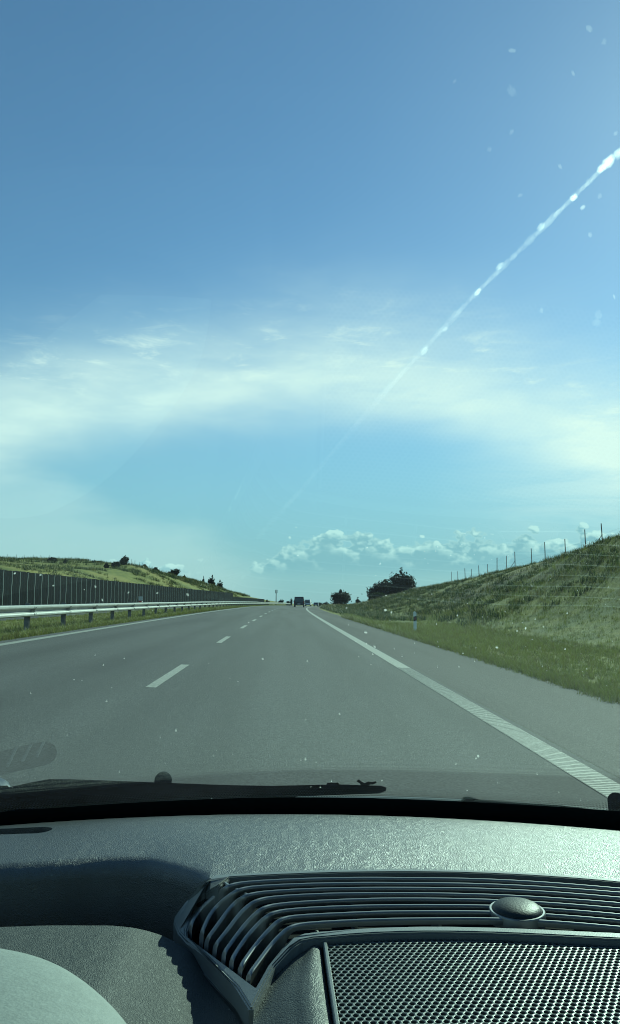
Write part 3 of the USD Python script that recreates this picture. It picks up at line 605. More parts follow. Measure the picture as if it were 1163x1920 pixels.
# ------------------------------------------------------------------ the car we sit in
ZD = -0.20                                # dashboard top, below the eye
car = thing('car', 'interior of the car in the foreground, grained grey dashboard under the windscreen', 'car', (0.24, 0, 0)); CO = (0.24, 0, 0)
RAKE = math.tan(math.radians(35.5)); YB = 0.79
def ybase(x): x = np.asarray(x, float); return YB - .86 * x**2 / (1 + 1.15 * np.abs(x))
def ws_y(x, z): return ybase(x) - (z - ZD) / RAKE
def on_glass(px, py, off=0.0):
    """where the line of sight of a pixel meets the windscreen (inside face, off metres towards the cabin)"""
    d = ray(px, py); t = .3
    for _ in range(60):
        q = t * d; t += 0.5 * (float(ws_y(q[0], q[2])) - off - q[1])
    return CAM + t * d
def part(name, m, mat, parent=None, smooth=False): return obj(name, rel(m, CO) , mat, parent if parent is not None else car, smooth)
# far and near edge of the padded top, from the shape seen in the photograph
def spl(pix, z): return np.array([P(a, b, z)[:2] for a, b in pix])
fe = spl([(0, 1540), (150, 1531), (300, 1524), (450, 1519), (600, 1518), (720, 1521), (860, 1530), (1020, 1539), (1163, 1549)], ZD)
fe_fit = np.polyfit(fe[:, 0], fe[:, 1], 2)
def y_far(x): x = np.asarray(x, float); xs = np.clip(x, -.31, .33); y = np.polyval(fe_fit, xs); return y + np.where(x > xs, -(x - xs) * .46, 0) + np.where(x < xs, (x - xs) * .46, 0)
ne = spl([(-120, 1634), (0, 1629), (100, 1623), (190, 1616), (260, 1616), (320, 1627), (360, 1639), (392, 1648)], ZD)
nf = spl([(392, 1648), (450, 1644.5), (560, 1640), (680, 1637), (760, 1635.5), (860, 1637), (1000, 1644), (1163, 1656)], ZD - .0)
GX0 = nf[0, 0]
nff = np.polyfit(nf[:, 0], nf[:, 1], 3)
nf_end = nf[-1, 0]; slope_end = np.polyval(np.polyder(nff), nf_end)
def y_front(x): x = np.asarray(x, float); xs = np.minimum(x, nf_end); return np.polyval(nff, xs) + np.where(x > xs, (x - xs) * slope_end - .25 * (x - xs)**2, 0)
nef = PchipInterpolator(ne[:, 0], ne[:, 1])
def y_near(x):
    x = np.asarray(x, float); return np.where(x >= GX0, y_front(x), nef(np.clip(x, ne[0, 0], ne[-1, 0])))
# padded top: a closed solid with rolled edges; the slot of the side vent is cut out
xs = np.unique(np.concatenate([np.linspace(-.58, .66, 90), np.linspace(-.33, GX0, 40), [GX0 + 1e-4]]))
rows = []
for x in xs:
    yn, yf = float(y_near(x)), float(y_far(x)); pr = []
    if x < GX0: pr += [(yn - .002, -.11), (yn - .001, -.05), (yn, -.012), (yn + .0025, -.005), (yn + .007, -.0012)]
    else: pr += [(yn, -.05), (yn, -.03), (yn, -.012), (yn + .0002, -.001), (yn + .001, 0)]
    for t in np.linspace(.03, .97, 16): pr.append((yn + .007 + t * (yf - yn - .024), .004 * math.sin(math.pi * t)))
    pr += [(yf - .010, -.0012), (yf - .004, -.0042), (yf, -.009), (yf + .002, -.022), (yf, -.06)]
    rows.append([(x, a, CAM[2] + ZD + b) for a, b in pr])
top = np.array(rows); n_, m_ = top.shape[:2]
bot = top.copy(); bot[:, :, 2] = CAM[2] + ZD - .115
def closed_solid(top, bot):
    n, m = top.shape[:2]; a = grid_mesh(top); b = grid_mesh(bot); V = np.vstack([a.vertices, b.vertices]); o = n * m; Fc = [a.faces, b.faces[:, ::-1] + o]
    def side(ids):
        ids = np.array(ids); p, q = ids[:-1], ids[1:]; Fc.append(np.stack([p, p + o, q + o], 1)); Fc.append(np.stack([p, q + o, q], 1))
    side([i * m for i in range(n)]); side([(n - 1) * m + j for j in range(m)]); side([(n - 1 - i) * m + m - 1 for i in range(n)]); side([m - 1 - j for j in range(m)])
    t = trimesh.Trimesh(V, np.vstack(Fc), process=True, merge_norm=True); trimesh.repair.fix_normals(t); return t
def to_man(t): return manifold3d.Manifold(manifold3d.Mesh(np.asarray(t.vertices, np.float32), np.asarray(t.faces, np.uint32)))
dash = closed_solid(top, bot)
vx = [P(-110, 1570, ZD), P(88, 1558, ZD)]; v_far = [P(-60, 1558, ZD), P(70, 1555.5, ZD)]; v_near = [P(-60, 1577, ZD), P(70, 1571.5, ZD)]
va = (np.array(v_far[0]) + v_near[0]) / 2; vb = (np.array(v_far[1]) + v_near[1]) / 2; vr = .5 * (v_far[1][1] - v_near[1][1])
slot = manifold3d.Manifold.batch_hull([manifold3d.Manifold.cylinder(.2, vr, vr, 24).translate((q[0], q[1], CAM[2] + ZD - .035)) for q in (va, vb)])
cut = to_man(dash) - slot
dash_mesh = tm(cut) if cut.status() == manifold3d.Error.NoError and cut.num_tri() > 100 else dash
dt = part('dashboard_top', dash_mesh, M['leather'], None, 32)
sv = part('side_vent', tm(manifold3d.Manifold.batch_hull([manifold3d.Manifold.cylinder(.004, vr, vr, 24).translate((q[0], q[1], CAM[2] + ZD - .0345)) for q in (va, vb)])), M['darkvoid'])
for k, px in enumerate((-38, 3, 32, 58)):
    a, b = P(px, 1561, ZD), P(px + 14, 1572.5, ZD); a[2] -= .003; b[2] += .0005
    a[1] = min(a[1], va[1] + vr * .9)
    obj('rib', rel(cyl(a, b, .0017, .0017, 6), CO), M['slat'], sv)
# plinth below everything so that no light comes from under the dashboard
part('dashboard_base', cat_([box(.22, .46, CAM[2] - .62, 1.6, .70, .60)]), M['black'])

from shapely.geometry import Polygon, LineString, Point
xq = np.linspace(-.60, 1.08, 60)
part('demister_well', flipup(grid_mesh(np.stack([np.stack([xq, y_far(xq) - .03, np.full_like(xq, CAM[2] - .262)], -1), np.stack([xq, ybase(xq) + .118, np.full_like(xq, CAM[2] - .264)], -1)], 0))), M['darkvoid'])
part('bulkhead', grid_mesh(np.stack([np.stack([xq, ybase(xq) + .119, np.full_like(xq, CAM[2] - .264)], -1), np.stack([xq, ybase(xq) + .10, np.full_like(xq, CAM[2] - .95)], -1)], 0)), M['black'])
# ---- large curved air outlet: frame, slats, ribs, sensor
Zg = ZD + .003
O_left = [(392, 1647.5), (372, 1660), (346, 1691), (328, 1716), (325.5, 1728), (334, 1748), (350, 1766), (393, 1800), (442, 1849), (467, 1889), (476, 1888)]
O_low = [(517, 1809), (548, 1775), (566, 1763), (590, 1758.5), (612, 1757)]
I_low = [(479.6, 1849), (504, 1806), (529, 1775), (547, 1757), (569, 1748.5), (600, 1745)]
I_left = [(352, 1754), (351, 1744), (363, 1712), (388, 1677), (398, 1668), (410, 1661.5)]
XR = .60
ridge = LineString([tuple(P(a, b, Zg)[:2]) for a, b in [(345, 1610), (398, 1652), (433, 1658.7), (451.7, 1666.4), (467, 1677), (485.8, 1686.6), (498, 1700.5), (513.6, 1711), (532, 1722), (550.8, 1736), (563, 1748), (572, 1765), (580, 1800), (592, 1850), (606, 1920), (625, 2040)]])
RC = np.array(ridge.coords)
def fall(xy):
    '''how far the outlet's left flank has dropped below its flat top at a plan point'''
    xy = np.asarray(xy, float); a, b = RC[:-1], RC[1:]; d = b - a
    t = np.clip(((xy[:, None] - a) * d).sum(-1) / (d * d).sum(-1), 0, 1); q = a + t[..., None] * d; e = xy[:, None] - q; k = np.argmin((e * e).sum(-1), 1); i = np.arange(len(xy))
    s_ = np.sqrt((e * e).sum(-1))[i, k] * np.sign(d[k, 0] * -e[i, k, 1] + d[k, 1] * e[i, k, 0])
    w_ = np.clip(s_ / .068, 0, None); w_ = np.where(w_ < .15, w_ * w_ / .3, w_ - .075)
    return .037 * np.minimum(w_, 1.0)
def flank(m):
    '''bends a part modelled on the flat top down the left flank'''
    v = np.array(m.vertices); f_ = fall(v[:, :2]); k = (f_ - Zg) / -Zg
    v[:, :2] = CAM[:2] + (v[:, :2] - CAM[:2]) * k[:, None]; v[:, 2] -= f_; m.vertices = v; return m
low_o = spl([(612, 1757), (717, 1749), (860, 1748), (1000, 1752), (1163, 1760.5)], Zg); low_i = spl([(612, 1744.5), (717, 1737), (860, 1736.3), (1000, 1740), (1163, 1747.8)], Zg)
fit_o, fit_i = np.polyfit(low_o[:, 0], low_o[:, 1], 3), np.polyfit(low_i[:, 0], low_i[:, 1], 3)
def ext(fit, x, xe):
    x = np.asarray(x, float); xs_ = np.minimum(x, xe); s_ = np.polyval(np.polyder(fit), xe); return np.polyval(fit, xs_) + np.where(x > xs_, (x - xs_) * s_ - .25 * (x - xs_)**2, 0)
xx = np.linspace(low_o[0, 0], XR, 40)
fo = [tuple(P(a, b, Zg)[:2]) for a, b in O_left + O_low] + [(x, float(ext(fit_o, x, low_o[-1, 0]))) for x in xx[1:]] + [(x, float(y_front(x)) - .0004) for x in np.linspace(XR, GX0 + .004, 60)]
fin = [tuple(P(a, b, Zg)[:2]) for a, b in I_left[::-1] + I_low] + [(x, float(ext(fit_i, x, low_i[-1, 0]))) for x in xx[1:] if x < XR - .01] + [(x, float(y_front(x)) - .0080) for x in np.linspace(XR - .012, P(430, 1655, Zg)[0], 60)]
pf, pi_ = Polygon(fo).buffer(0).segmentize(.005), Polygon(fin).buffer(0).segmentize(.005)
grille = UsdGeom.Xform.Define(stage, path_of('air_outlet', car)).GetPrim()
def extr(poly, z0, z1):
    gs = getattr(poly, 'geoms', [poly]); m = cat_([trimesh.creation.extrude_polygon(q, z1 - z0, engine='earcut') for q in gs if q.area > 1e-7]); m.apply_translation((0, 0, CAM[2] + z0)); return m
def gpart(name, m, mat, smooth=False): return obj(name, rel(m, CO), mat, grille, smooth)
def bevel_extr(poly, z0, z1, b=.0012):
    return cat_([extr(poly, z0, z1 - b), extr(poly.buffer(-b * .6), z1 - b - .0005, z1 - b * .35), extr(poly.buffer(-b * 1.3), z1 - b * .35 - .0003, z1)])
gpart('frame', flank(bevel_extr(pf.difference(pi_), ZD - .010, Zg, .0014)), M['trim'], 20)
gpart('skirt', flank(extr(pf.difference(pf.buffer(-.0016)), ZD - .055, ZD - .009)), M['black'], 20)
import shapely
wl = pf.buffer(-.0017); bx = wl.bounds
gx, gy = np.meshgrid(np.arange(bx[0], bx[2], .005), np.arange(bx[1], bx[3], .005)); gp = np.stack([gx.ravel(), gy.ravel()], 1); gp = gp[shapely.contains_xy(wl.buffer(-.002), gp[:, 0], gp[:, 1])]
gp = np.vstack([gp, np.array(wl.exterior.coords)[:-1]])
from scipy.spatial import Delaunay
dt_ = Delaunay(gp).simplices; ce = gp[dt_].mean(1); dt_ = dt_[shapely.contains_xy(wl, ce[:, 0], ce[:, 1])]
gpart('well', flank(flipup(trimesh.Trimesh(np.c_[gp, np.full(len(gp), CAM[2] + ZD - .0125)], dt_, process=False))), M['darkvoid'])
slats_px = [
    [(660, 1648), (433, 1658.7), (408, 1676), (366.5, 1716), (354, 1744)], [(660, 1657.5), (451.7, 1666.4), (430, 1679), (393, 1716), (376, 1757)],
    [(660, 1667), (467, 1677), (445.5, 1688), (408, 1734.5), (383.6, 1768)], [(660, 1677), (485.8, 1686.6), (461, 1702), (424, 1747), (399, 1779)],
    [(660, 1688.7), (498, 1700.5), (473, 1719), (433, 1768.6), (416, 1793)], [(660, 1701), (513.6, 1711), (489, 1728), (445.5, 1781), (431, 1807)],
    [(660, 1713.8), (532, 1722), (504, 1744), (464, 1793), (447, 1820)], [(660, 1728), (550.8, 1736), (523, 1756), (482.7, 1806), (462, 1835)]]
right_px = [(1648, 1649.5, 1668.5), (1657.5, 1658.8, 1676), (1666.8, 1667.6, 1685.5), (1676.5, 1678.2, 1695.8), (1687, 1688, 1706), (1699.5, 1699.5, 1717), (1711.5, 1711, 1728), (1725.5, 1724, 1740.5)]
slat_paths = []
for sp, rp in zip(slats_px, right_px):
    p = np.array([P(a, b, Zg)[:2] for a, b in sp][::-1] + [P(a, b, Zg)[:2] for a, b in zip((717, 860, 1163), rp)])
    q = np.concatenate([[0], np.cumsum(np.linalg.norm(np.diff(p, axis=0), axis=1))]); cs = PchipInterpolator(q, p[:, 0]), PchipInterpolator(q, p[:, 1])
    # extend to the right edge of the outlet
    e0, e1 = p[-2], p[-1]; sl = (e1[1] - e0[1]) / (e1[0] - e0[0]) - .03
    tt = np.concatenate([np.linspace(0, q[4], 34), np.linspace(q[4], q[-1], 26)[1:]]); pl = np.stack([cs[0](tt), cs[1](tt)], 1)
    # round the bend
    for _ in range(5): pl[1:40] = .25 * pl[:39] + .5 * pl[1:40] + .25 * pl[2:41]
    exx = np.linspace(e1[0], XR - .008, 16)[1:]; pl = np.vstack([pl, np.stack([exx, e1[1] + (exx - e1[0]) * sl - .25 * (exx - e1[0])**2], 1)])
    e_ = pl[0] - pl[2]; e_ /= np.linalg.norm(e_); pl = np.vstack([pl[0] + e_ * .007, pl[0] + e_ * .0035, pl]); slat_paths.append(pl)
SP = [(-.0011, -.0038), (-.0013, -.0016)] + [(-.0013 * math.cos(t), -.0016 + .0016 * math.sin(t)) for t in np.linspace(.25, math.pi - .25, 9)] + [(.0013, -.0016), (.0011, -.0038)]
for pl in slat_paths:
    L_ = np.concatenate([pl, np.full((len(pl), 1), CAM[2] + Zg + .0012)], 1)
    L_[:4, 2] -= [.0060, .0050, .0030, .0010]; sm = sweep_xy(L_, SP); v_ = np.array(sm.vertices); low = v_[:, 2] < CAM[2] + Zg - .0015; v_[low, 2] -= .010 * np.clip(fall(v_[low, :2]) / .004, 0, 1); sm.vertices = v_
    gpart('slat', flank(sm), M['slat'], 40)
allp = [np.array([(x, float(y_front(x)) - .003) for x in np.linspace(GX0, XR, 80)])] + slat_paths
for k in range(len(allp) - 1):
    A_, B_ = allp[k], allp[k + 1]
    for j in range(0, 11):
        x0 = (.052 * j - .060) if j else None
        if j == 0:
            if k > 2: continue
            a = P(*[(422, 1651), (443, 1663), (460, 1671.5)][k], Zg); b = P(*[(428.5, 1658.5), (449, 1667.5), (466, 1677)][k], Zg)
            gpart('rib', cyl([a[0], a[1], a[2] - .002], [b[0], b[1], b[2] - .001], .0012, .0012, 6), M['slat']); continue
        ia = np.argmin(np.abs(A_[len(A_) // 3:, 0] - x0)) + len(A_) // 3; ib = np.argmin(np.abs(B_[len(B_) // 3:, 0] - x0)) + len(B_) // 3
        if x0 < .04 or x0 > XR - .03: continue
        ya, yb_ = float(np.interp(x0, A_[-40:, 0], A_[-40:, 1])), float(np.interp(x0, B_[-40:, 0], B_[-40:, 1]))
        if abs(ya - yb_) < .03: gpart('rib', box(x0, (ya + yb_) / 2, CAM[2] + Zg - .0085, .0016, abs(ya - yb_), .012), M['slat'])
# light sensor dome on its flange
sc_ = P(970, 1711, Zg); sr = 46 * (sc_[1] / ray(970, 1711)[1]) / F
th = np.linspace(0, 1, 9); rev = [(sr * math.cos(t * math.pi / 2) ** .8 if t < 1 else 0.0, .0050 * math.sin(t * math.pi / 2)) for t in th]
domem = trimesh.creation.revolve(np.array([(0.0, -.002), (sr, -.002)] + rev), sections=40); domem.apply_translation((sc_[0], sc_[1], CAM[2] + Zg + .0015))
gpart('sensor_dome', domem, M['sensor'], 50)
ring = trimesh.creation.revolve(np.array([(sr * .99, -.006), (sr * 1.13, -.006), (sr * 1.13, .0006), (sr * 1.09, .0014), (sr * 1.02, .0014), (sr * .99, .0006), (sr * .99, -.006)]), sections=40); ring.apply_translation((sc_[0], sc_[1], CAM[2] + Zg + .0005))
gpart('sensor_flange', ring, M['slat'], 40)

# ---- speaker cover: a perforated plate, its border strip and the bed under it
Zp = ZD - .001; PIT = .0039; hr = PIT * .385
c6 = np.arange(12) * np.pi / 6
hexo = np.array([((PIT / 2) / math.cos(((a + math.pi / 6) % (math.pi / 3)) - math.pi / 6) * np.array([math.cos(a), math.sin(a)])) for a in c6])
inn = hr * np.stack([np.cos(c6), np.sin(c6)], 1)
cellV = np.vstack([np.c_[hexo, np.zeros(12)], np.c_[inn, np.full(12, -.00015)], np.c_[inn * .96, np.full(12, -.0016)]])
cf = []
for i in range(12):
    j = (i + 1) % 12; cf += [[i, j, 12 + j], [i, 12 + j, 12 + i], [12 + i, 12 + j, 24 + j], [12 + i, 24 + j, 24 + i]]
cf = np.array(cf)
bord = spl([(609, 1756), (634, 1925)], Zp); bs = (bord[1, 0] - bord[0, 0]) / (bord[1, 1] - bord[0, 1])
cells = []
for r_ in range(64):
    yy = .48 - r_ * PIT * .866
    for c_ in range(130):
        x_ = -.02 + c_ * PIT + (PIT / 2 if r_ % 2 else 0)
        if x_ < bord[0, 0] + (yy - bord[0, 1]) * bs + .0002 or x_ > .44: continue
        if yy > float(ext(fit_o, x_, low_o[-1, 0])) + .0005 or yy < .30: continue
        cells.append((x_, yy))
cells = np.array(cells); droop = -.10 * np.clip(.47 - cells[:, 1], 0, None) ** 2 * 8
V = cellV[None] + np.c_[cells, CAM[2] + Zp + droop * .0][:, None]
speaker = UsdGeom.Xform.Define(stage, path_of('speaker_cover', car)).GetPrim()
plate = trimesh.Trimesh(V.reshape(-1, 3), (cf[None] + np.arange(len(cells))[:, None, None] * 36).reshape(-1, 3), process=False)
tag(obj('perforated_plate', rel(plate, CO), M['perf'], speaker), 'dark perforated speaker plate with staggered round holes')
obj('bed', rel(cat_([extr(Polygon([(bord[0, 0] - .002, .485), (.45, .44), (.45, .28), (bord[0, 0] + (.28 - bord[0, 1]) * bs, .28)]), Zp - .02, Zp - .0075)]), CO), M['darkvoid'], speaker)
b0, b1 = P(607.5, 1757, Zp), P(636, 1945, Zp)
obj('border_strip', rel(sweep_xy(np.linspace(b0, b1, 8) + [0, 0, .0004], [(-.0011, -.006), (-.0011, .0006), (-.0006, .0012), (.0006, .0012), (.0011, .0006), (.0011, -.006)]), CO), M['trim'], speaker, 30)

# ---- padded rib left of the speaker
def lerp(a, b, t): return np.asarray(a) * (1 - t) + np.asarray(b) * t
Rk = [(601, 1757), (605, 1790), (612, 1840), (620, 1890), (632, 1965), (640, 2040)]
Lk = [(562, 1764), (535, 1790), (500, 1842), (476, 1888), (474, 1950), (474, 2040)]
rows = []
for k, (r_, l_) in enumerate(zip(Rk, Lk)):
    R = P(*r_, ZD - .006); dl_ = float(fall([P(*l_, Zg)[:2]])[0]) + .002; Lp = P(*l_, ZD - dl_); rw = []
    base_w = np.linalg.norm(R[:2] - Lp[:2])
    for t, zt in ((0, -.02), (0.0, -.0075), (.02, -.005), (.06, -.0028), (.14, -.0014), (.24, -.001), (.34, -.002), (.45, -.12), (.58, -.32), (.72, -.58), (.86, -.82), (1.0, -1)):
        q = lerp(R, Lp, t); q[2] = CAM[2] + ZD + (zt if zt > -.03 else -.003 + (dl_ - .003) * zt); rw.append(q)
    rows.append(rw)
rows = np.array(rows); f0 = rows[0].copy(); f0[:, 1] += .002; f0[:, 2] -= .008; rows = np.concatenate([[f0], rows])
tt = np.linspace(0, len(rows) - 1, 40); rows = np.stack([np.stack([PchipInterpolator(np.arange(len(rows)), rows[:, j, c])(tt) for c in range(3)], -1) for j in range(rows.shape[1])], 1)
rows = np.stack([np.stack([PchipInterpolator(np.arange(rows.shape[1]), rows[i, :, c])(np.linspace(0, rows.shape[1] - 1, 40)) for c in range(3)], -1) for i in range(rows.shape[0])], 0)
pm = grid_mesh(rows); pm = flipup(pm); part('padded_rib', pm, M['padvinyl'], None, True)

# ---- instrument hood: lower left, a gently domed shelf, with the smooth cover standing on it
ZH = ZD - .016
hk3 = [P(a, b, ZH - float(np.interp(a, [230, 400, 476], [0, .021, .013]))) for a, b in [(-260, 1740), (-100, 1737), (0, 1735), (100, 1732), (190, 1732), (240, 1735), (300, 1749), (345, 1772), (400, 1816), (450, 1866), (474, 1900), (488, 1960), (496, 2040)]]
hk3 = np.array(sorted(hk3, key=lambda q: q[0])); hk = hk3[:, :2]
hf = PchipInterpolator(hk[:, 0], hk[:, 1]); hz = PchipInterpolator(hk3[:, 0], hk3[:, 2]); rows = []
for x in np.concatenate([np.linspace(-.55, hk[0, 0], 6)[:-1], np.linspace(hk[0, 0], hk[-1, 0], 110)]):
    yf = float(hf(max(x, hk[0, 0]))); ze = float(hz(max(x, hk[0, 0]))); rw = [(x, yf + .002, ze - .06), (x, yf + .001, ze - .01), (x, yf, ze - .003), (x, yf - .003, ze)]
    for t in np.linspace(.05, 1, 14): yy = yf - .003 - t * max(yf - .003 - .20, .01); rw.append((x, yy, ze + .004 * math.sin(min(1, (yf - yy) / .16) * math.pi * .5) * min(1, max(0, (hk[-1, 0] - x) / .08))))
    rows.append(rw)
part('instrument_hood', flipup(grid_mesh(np.array(rows))), M['hoodvinyl'], None, 50)
# smooth cover
ck = [(-42, 1779), (0, 1783), (50, 1793), (100, 1810), (140, 1831), (180, 1860), (215, 1892), (240, 1920), (262, 1952), (280, 1990), (290, 2030)]
rows = []
cc = P(-60, 2130, ZH + .025)
for a, b in [(-420, 1900), (-330, 1840), (-230, 1805), (-130, 1785)] + ck + [(292, 2090), (286, 2160)]:
    e = P(a, b, ZH + .014); rw = []
    for t, dz in ((0, -.03), (.0, -.006), (.01, .0), (.05, .005), (.12, .010), (.25, .016), (.45, .022), (.7, .026), (1, .027)):
        q = lerp(e, cc, t); q[2] = CAM[2] + ZH + .014 + dz - .0; rw.append(q)
    rows.append(rw)
rows = np.array(rows); tt = np.linspace(0, len(rows) - 1, 70)
rows = np.stack([np.stack([CubicSpline(np.arange(len(rows)), rows[:, j, c])(tt) for c in range(3)], -1) for j in range(rows.shape[1])], 1)
tag(part('domed_cover', flipup(grid_mesh(rows)), M['dome'], None, True), 'smooth pale grey domed cover at the lower left of the dashboard')

# ---- windscreen, its black band and dots, dirt and painted sun flare on it
def ws_edges(z):
    t = (z + .27) / .56; return -.60 + .27 * t, 1.08 - .27 * t
rows = []
for z in np.linspace(-.27, .29, 24):
    a, b = ws_edges(z); x = np.linspace(a, b, 60); rows.append(np.stack([x, ws_y(x, z), np.full_like(x, CAM[2] + z)], -1))
ws = part('windscreen', grid_mesh(np.array(rows)), M['glass'], None, True)
def ws_strip(z0, z1, off, n=90):
    rows = []
    for z in (z0, (z0 + z1) / 2, z1):
        a, b = ws_edges(z); x = np.linspace(a, b, n); rows.append(np.stack([x, ws_y(x, z) - off, np.full_like(x, CAM[2] + z)], -1))
    return grid_mesh(np.array(rows))
ZF = -.192
obj('black_band', rel(ws_strip(-.268, ZF, .0012), CO), M['frit'], ws, True)
dots = []
for r_ in range(6):
    z = ZF + .0012 + r_ * .0022; rad = .00105 * (1 - .12 * r_); x = np.arange(-.5, .95, .0026) + (.0013 if r_ % 2 else 0)
    for xi in x:
        if not -.30 < xi < .34: continue
        c = np.array([xi, float(ws_y(xi, z)) - .0013, CAM[2] + z]); tz = np.array([0, -1 / RAKE, 1.0]); tz /= np.linalg.norm(tz); i = np.arange(7) * 2 * np.pi / 7
        dots.append(np.vstack([c + rad * (np.cos(i)[:, None] * np.array([1.0, 0, 0]) + np.sin(i)[:, None] * tz)]))
D_ = np.array(dots); f7 = np.array([[0, k, k + 1] for k in range(1, 6)])
tag(obj('band_dots', rel(trimesh.Trimesh(D_.reshape(-1, 3), (f7[None] + 7 * np.arange(len(D_))[:, None, None]).reshape(-1, 3), process=False), CO), M['frit'], ws), kind='stuff')
# sun flare painted as a slanting streak of pale patches, and dirt specks all over
def patches(items, seed):
    """items (px, py, half length px, half width px, angle, opacity): soft-edged flat patches lying on the glass"""
    r = np.random.default_rng(seed); V, Fc, O = [], [], []
    for px, py, hl, hw, an, op in items:
        n = 10; i0 = len(V); V.append(on_glass(px, py, .0012)); O.append(op)
        for ringk, (sc, oo) in enumerate(((.55, op * .85), (1.0, 0.0))):
            for k in range(n):
                t = k * 2 * math.pi / n; jx = sc * (1 + .25 * r.normal()) if ringk == 0 else sc * (1 + .12 * r.normal()); a, b = hl * math.cos(t) * jx, hw * math.sin(t) * jx
                V.append(on_glass(px + a * math.cos(an) - b * math.sin(an), py + a * math.sin(an) + b * math.cos(an), .0012)); O.append(oo)
        for k in range(n):
            j = (k + 1) % n; Fc += [[i0, i0 + 1 + k, i0 + 1 + j], [i0 + 1 + k, i0 + 1 + n + k, i0 + 1 + n + j], [i0 + 1 + k, i0 + 1 + n + j, i0 + 1 + j]]
    return trimesh.Trimesh(np.array(V), Fc, process=False), np.array(O)
def flare_dirt_part(name, items, seed, label=None):
    m, o = patches(items, seed); p = obj(name, rel(m, CO), M['flare_dirt'], ws)
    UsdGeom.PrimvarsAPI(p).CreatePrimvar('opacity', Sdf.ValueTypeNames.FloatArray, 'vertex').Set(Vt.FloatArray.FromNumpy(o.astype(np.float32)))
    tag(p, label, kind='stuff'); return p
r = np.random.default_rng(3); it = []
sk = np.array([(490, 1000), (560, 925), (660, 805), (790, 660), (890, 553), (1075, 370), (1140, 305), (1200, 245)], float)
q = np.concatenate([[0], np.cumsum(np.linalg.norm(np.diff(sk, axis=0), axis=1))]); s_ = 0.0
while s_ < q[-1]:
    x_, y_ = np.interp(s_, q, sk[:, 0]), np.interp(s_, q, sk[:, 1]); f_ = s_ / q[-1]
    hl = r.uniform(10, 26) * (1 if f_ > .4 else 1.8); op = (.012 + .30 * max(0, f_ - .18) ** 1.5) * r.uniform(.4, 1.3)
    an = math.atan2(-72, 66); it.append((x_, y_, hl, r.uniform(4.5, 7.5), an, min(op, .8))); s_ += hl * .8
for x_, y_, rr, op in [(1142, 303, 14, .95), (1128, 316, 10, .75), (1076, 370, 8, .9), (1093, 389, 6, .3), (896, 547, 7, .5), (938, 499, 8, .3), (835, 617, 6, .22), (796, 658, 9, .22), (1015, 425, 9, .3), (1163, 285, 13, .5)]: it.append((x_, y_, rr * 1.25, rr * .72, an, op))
flare_dirt_part('flare_streak', it, 5, 'long pale slanting streak of sun flare painted across the upper right of the windscreen')
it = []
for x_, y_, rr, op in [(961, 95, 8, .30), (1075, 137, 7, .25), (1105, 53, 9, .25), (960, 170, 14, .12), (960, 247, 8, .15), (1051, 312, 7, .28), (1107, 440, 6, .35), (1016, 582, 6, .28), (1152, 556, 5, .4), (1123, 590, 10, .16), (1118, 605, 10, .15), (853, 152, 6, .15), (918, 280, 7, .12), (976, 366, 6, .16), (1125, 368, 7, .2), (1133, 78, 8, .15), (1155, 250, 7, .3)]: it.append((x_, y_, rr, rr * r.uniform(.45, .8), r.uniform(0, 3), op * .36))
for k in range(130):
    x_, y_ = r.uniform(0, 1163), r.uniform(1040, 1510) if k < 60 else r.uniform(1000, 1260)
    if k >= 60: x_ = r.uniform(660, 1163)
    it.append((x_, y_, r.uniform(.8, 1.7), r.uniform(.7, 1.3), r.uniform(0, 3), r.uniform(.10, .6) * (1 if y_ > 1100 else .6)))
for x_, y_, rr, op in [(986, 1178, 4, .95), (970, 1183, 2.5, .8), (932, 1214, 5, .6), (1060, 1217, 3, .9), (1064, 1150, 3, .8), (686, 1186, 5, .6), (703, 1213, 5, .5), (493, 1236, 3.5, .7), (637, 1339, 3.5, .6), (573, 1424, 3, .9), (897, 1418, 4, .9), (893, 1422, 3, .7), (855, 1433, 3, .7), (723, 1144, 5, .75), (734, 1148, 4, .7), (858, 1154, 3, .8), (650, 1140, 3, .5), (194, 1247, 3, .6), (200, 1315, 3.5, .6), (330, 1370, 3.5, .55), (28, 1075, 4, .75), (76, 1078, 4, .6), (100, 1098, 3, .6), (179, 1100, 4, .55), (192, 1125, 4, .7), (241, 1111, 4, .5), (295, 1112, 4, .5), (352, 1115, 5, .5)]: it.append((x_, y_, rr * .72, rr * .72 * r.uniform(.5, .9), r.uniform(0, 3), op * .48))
flare_dirt_part('dirt_specks', it, 6, 'pale specks of dried dirt scattered over the windscreen')

# ---- scuttle outside the glass, wipers, washer jets, bonnet
def out_poly(pix, off, depth):
    """a solid standing just outside the glass whose outline is seen at these pixels"""
    F_ = np.array([on_glass(a, b, -off) for a, b in pix]); B_ = CAM + (F_ - CAM) * (1 + depth / .75); n = len(F_)
    poly = Polygon([(v[0], v[2]) for v in F_]); import trimesh.creation as tc
    vv, ff = tc.triangulate_polygon(poly, engine='earcut')
    ff = np.array(ff); F3 = []
    idx = [int(np.argmin([np.hypot(v[0] - a[0], v[2] - a[1]) for v in F_])) for a in vv]
    for t in ff: F3 += [[idx[t[0]], idx[t[1]], idx[t[2]]], [n + idx[t[0]], n + idx[t[2]], n + idx[t[1]]]]
    for k in range(n): j = (k + 1) % n; F3 += [[k, j, n + j], [k, n + j, n + k]]
    m = trimesh.Trimesh(np.vstack([F_, B_]), F3, process=False); m.fix_normals(); return m
xw = np.linspace(-.60, 1.08, 40); yw = ybase(xw)
Q = np.stack([np.stack([xw, yw + .10, np.full_like(xw, CAM[2] - .285)], -1), np.stack([xw, yw + .14, np.full_like(xw, CAM[2] - .262)], -1), np.stack([xw, yw + .22, np.full_like(xw, CAM[2] - .256)], -1), np.stack([xw, yw + .24, np.full_like(xw, CAM[2] - .268)], -1)], 0)
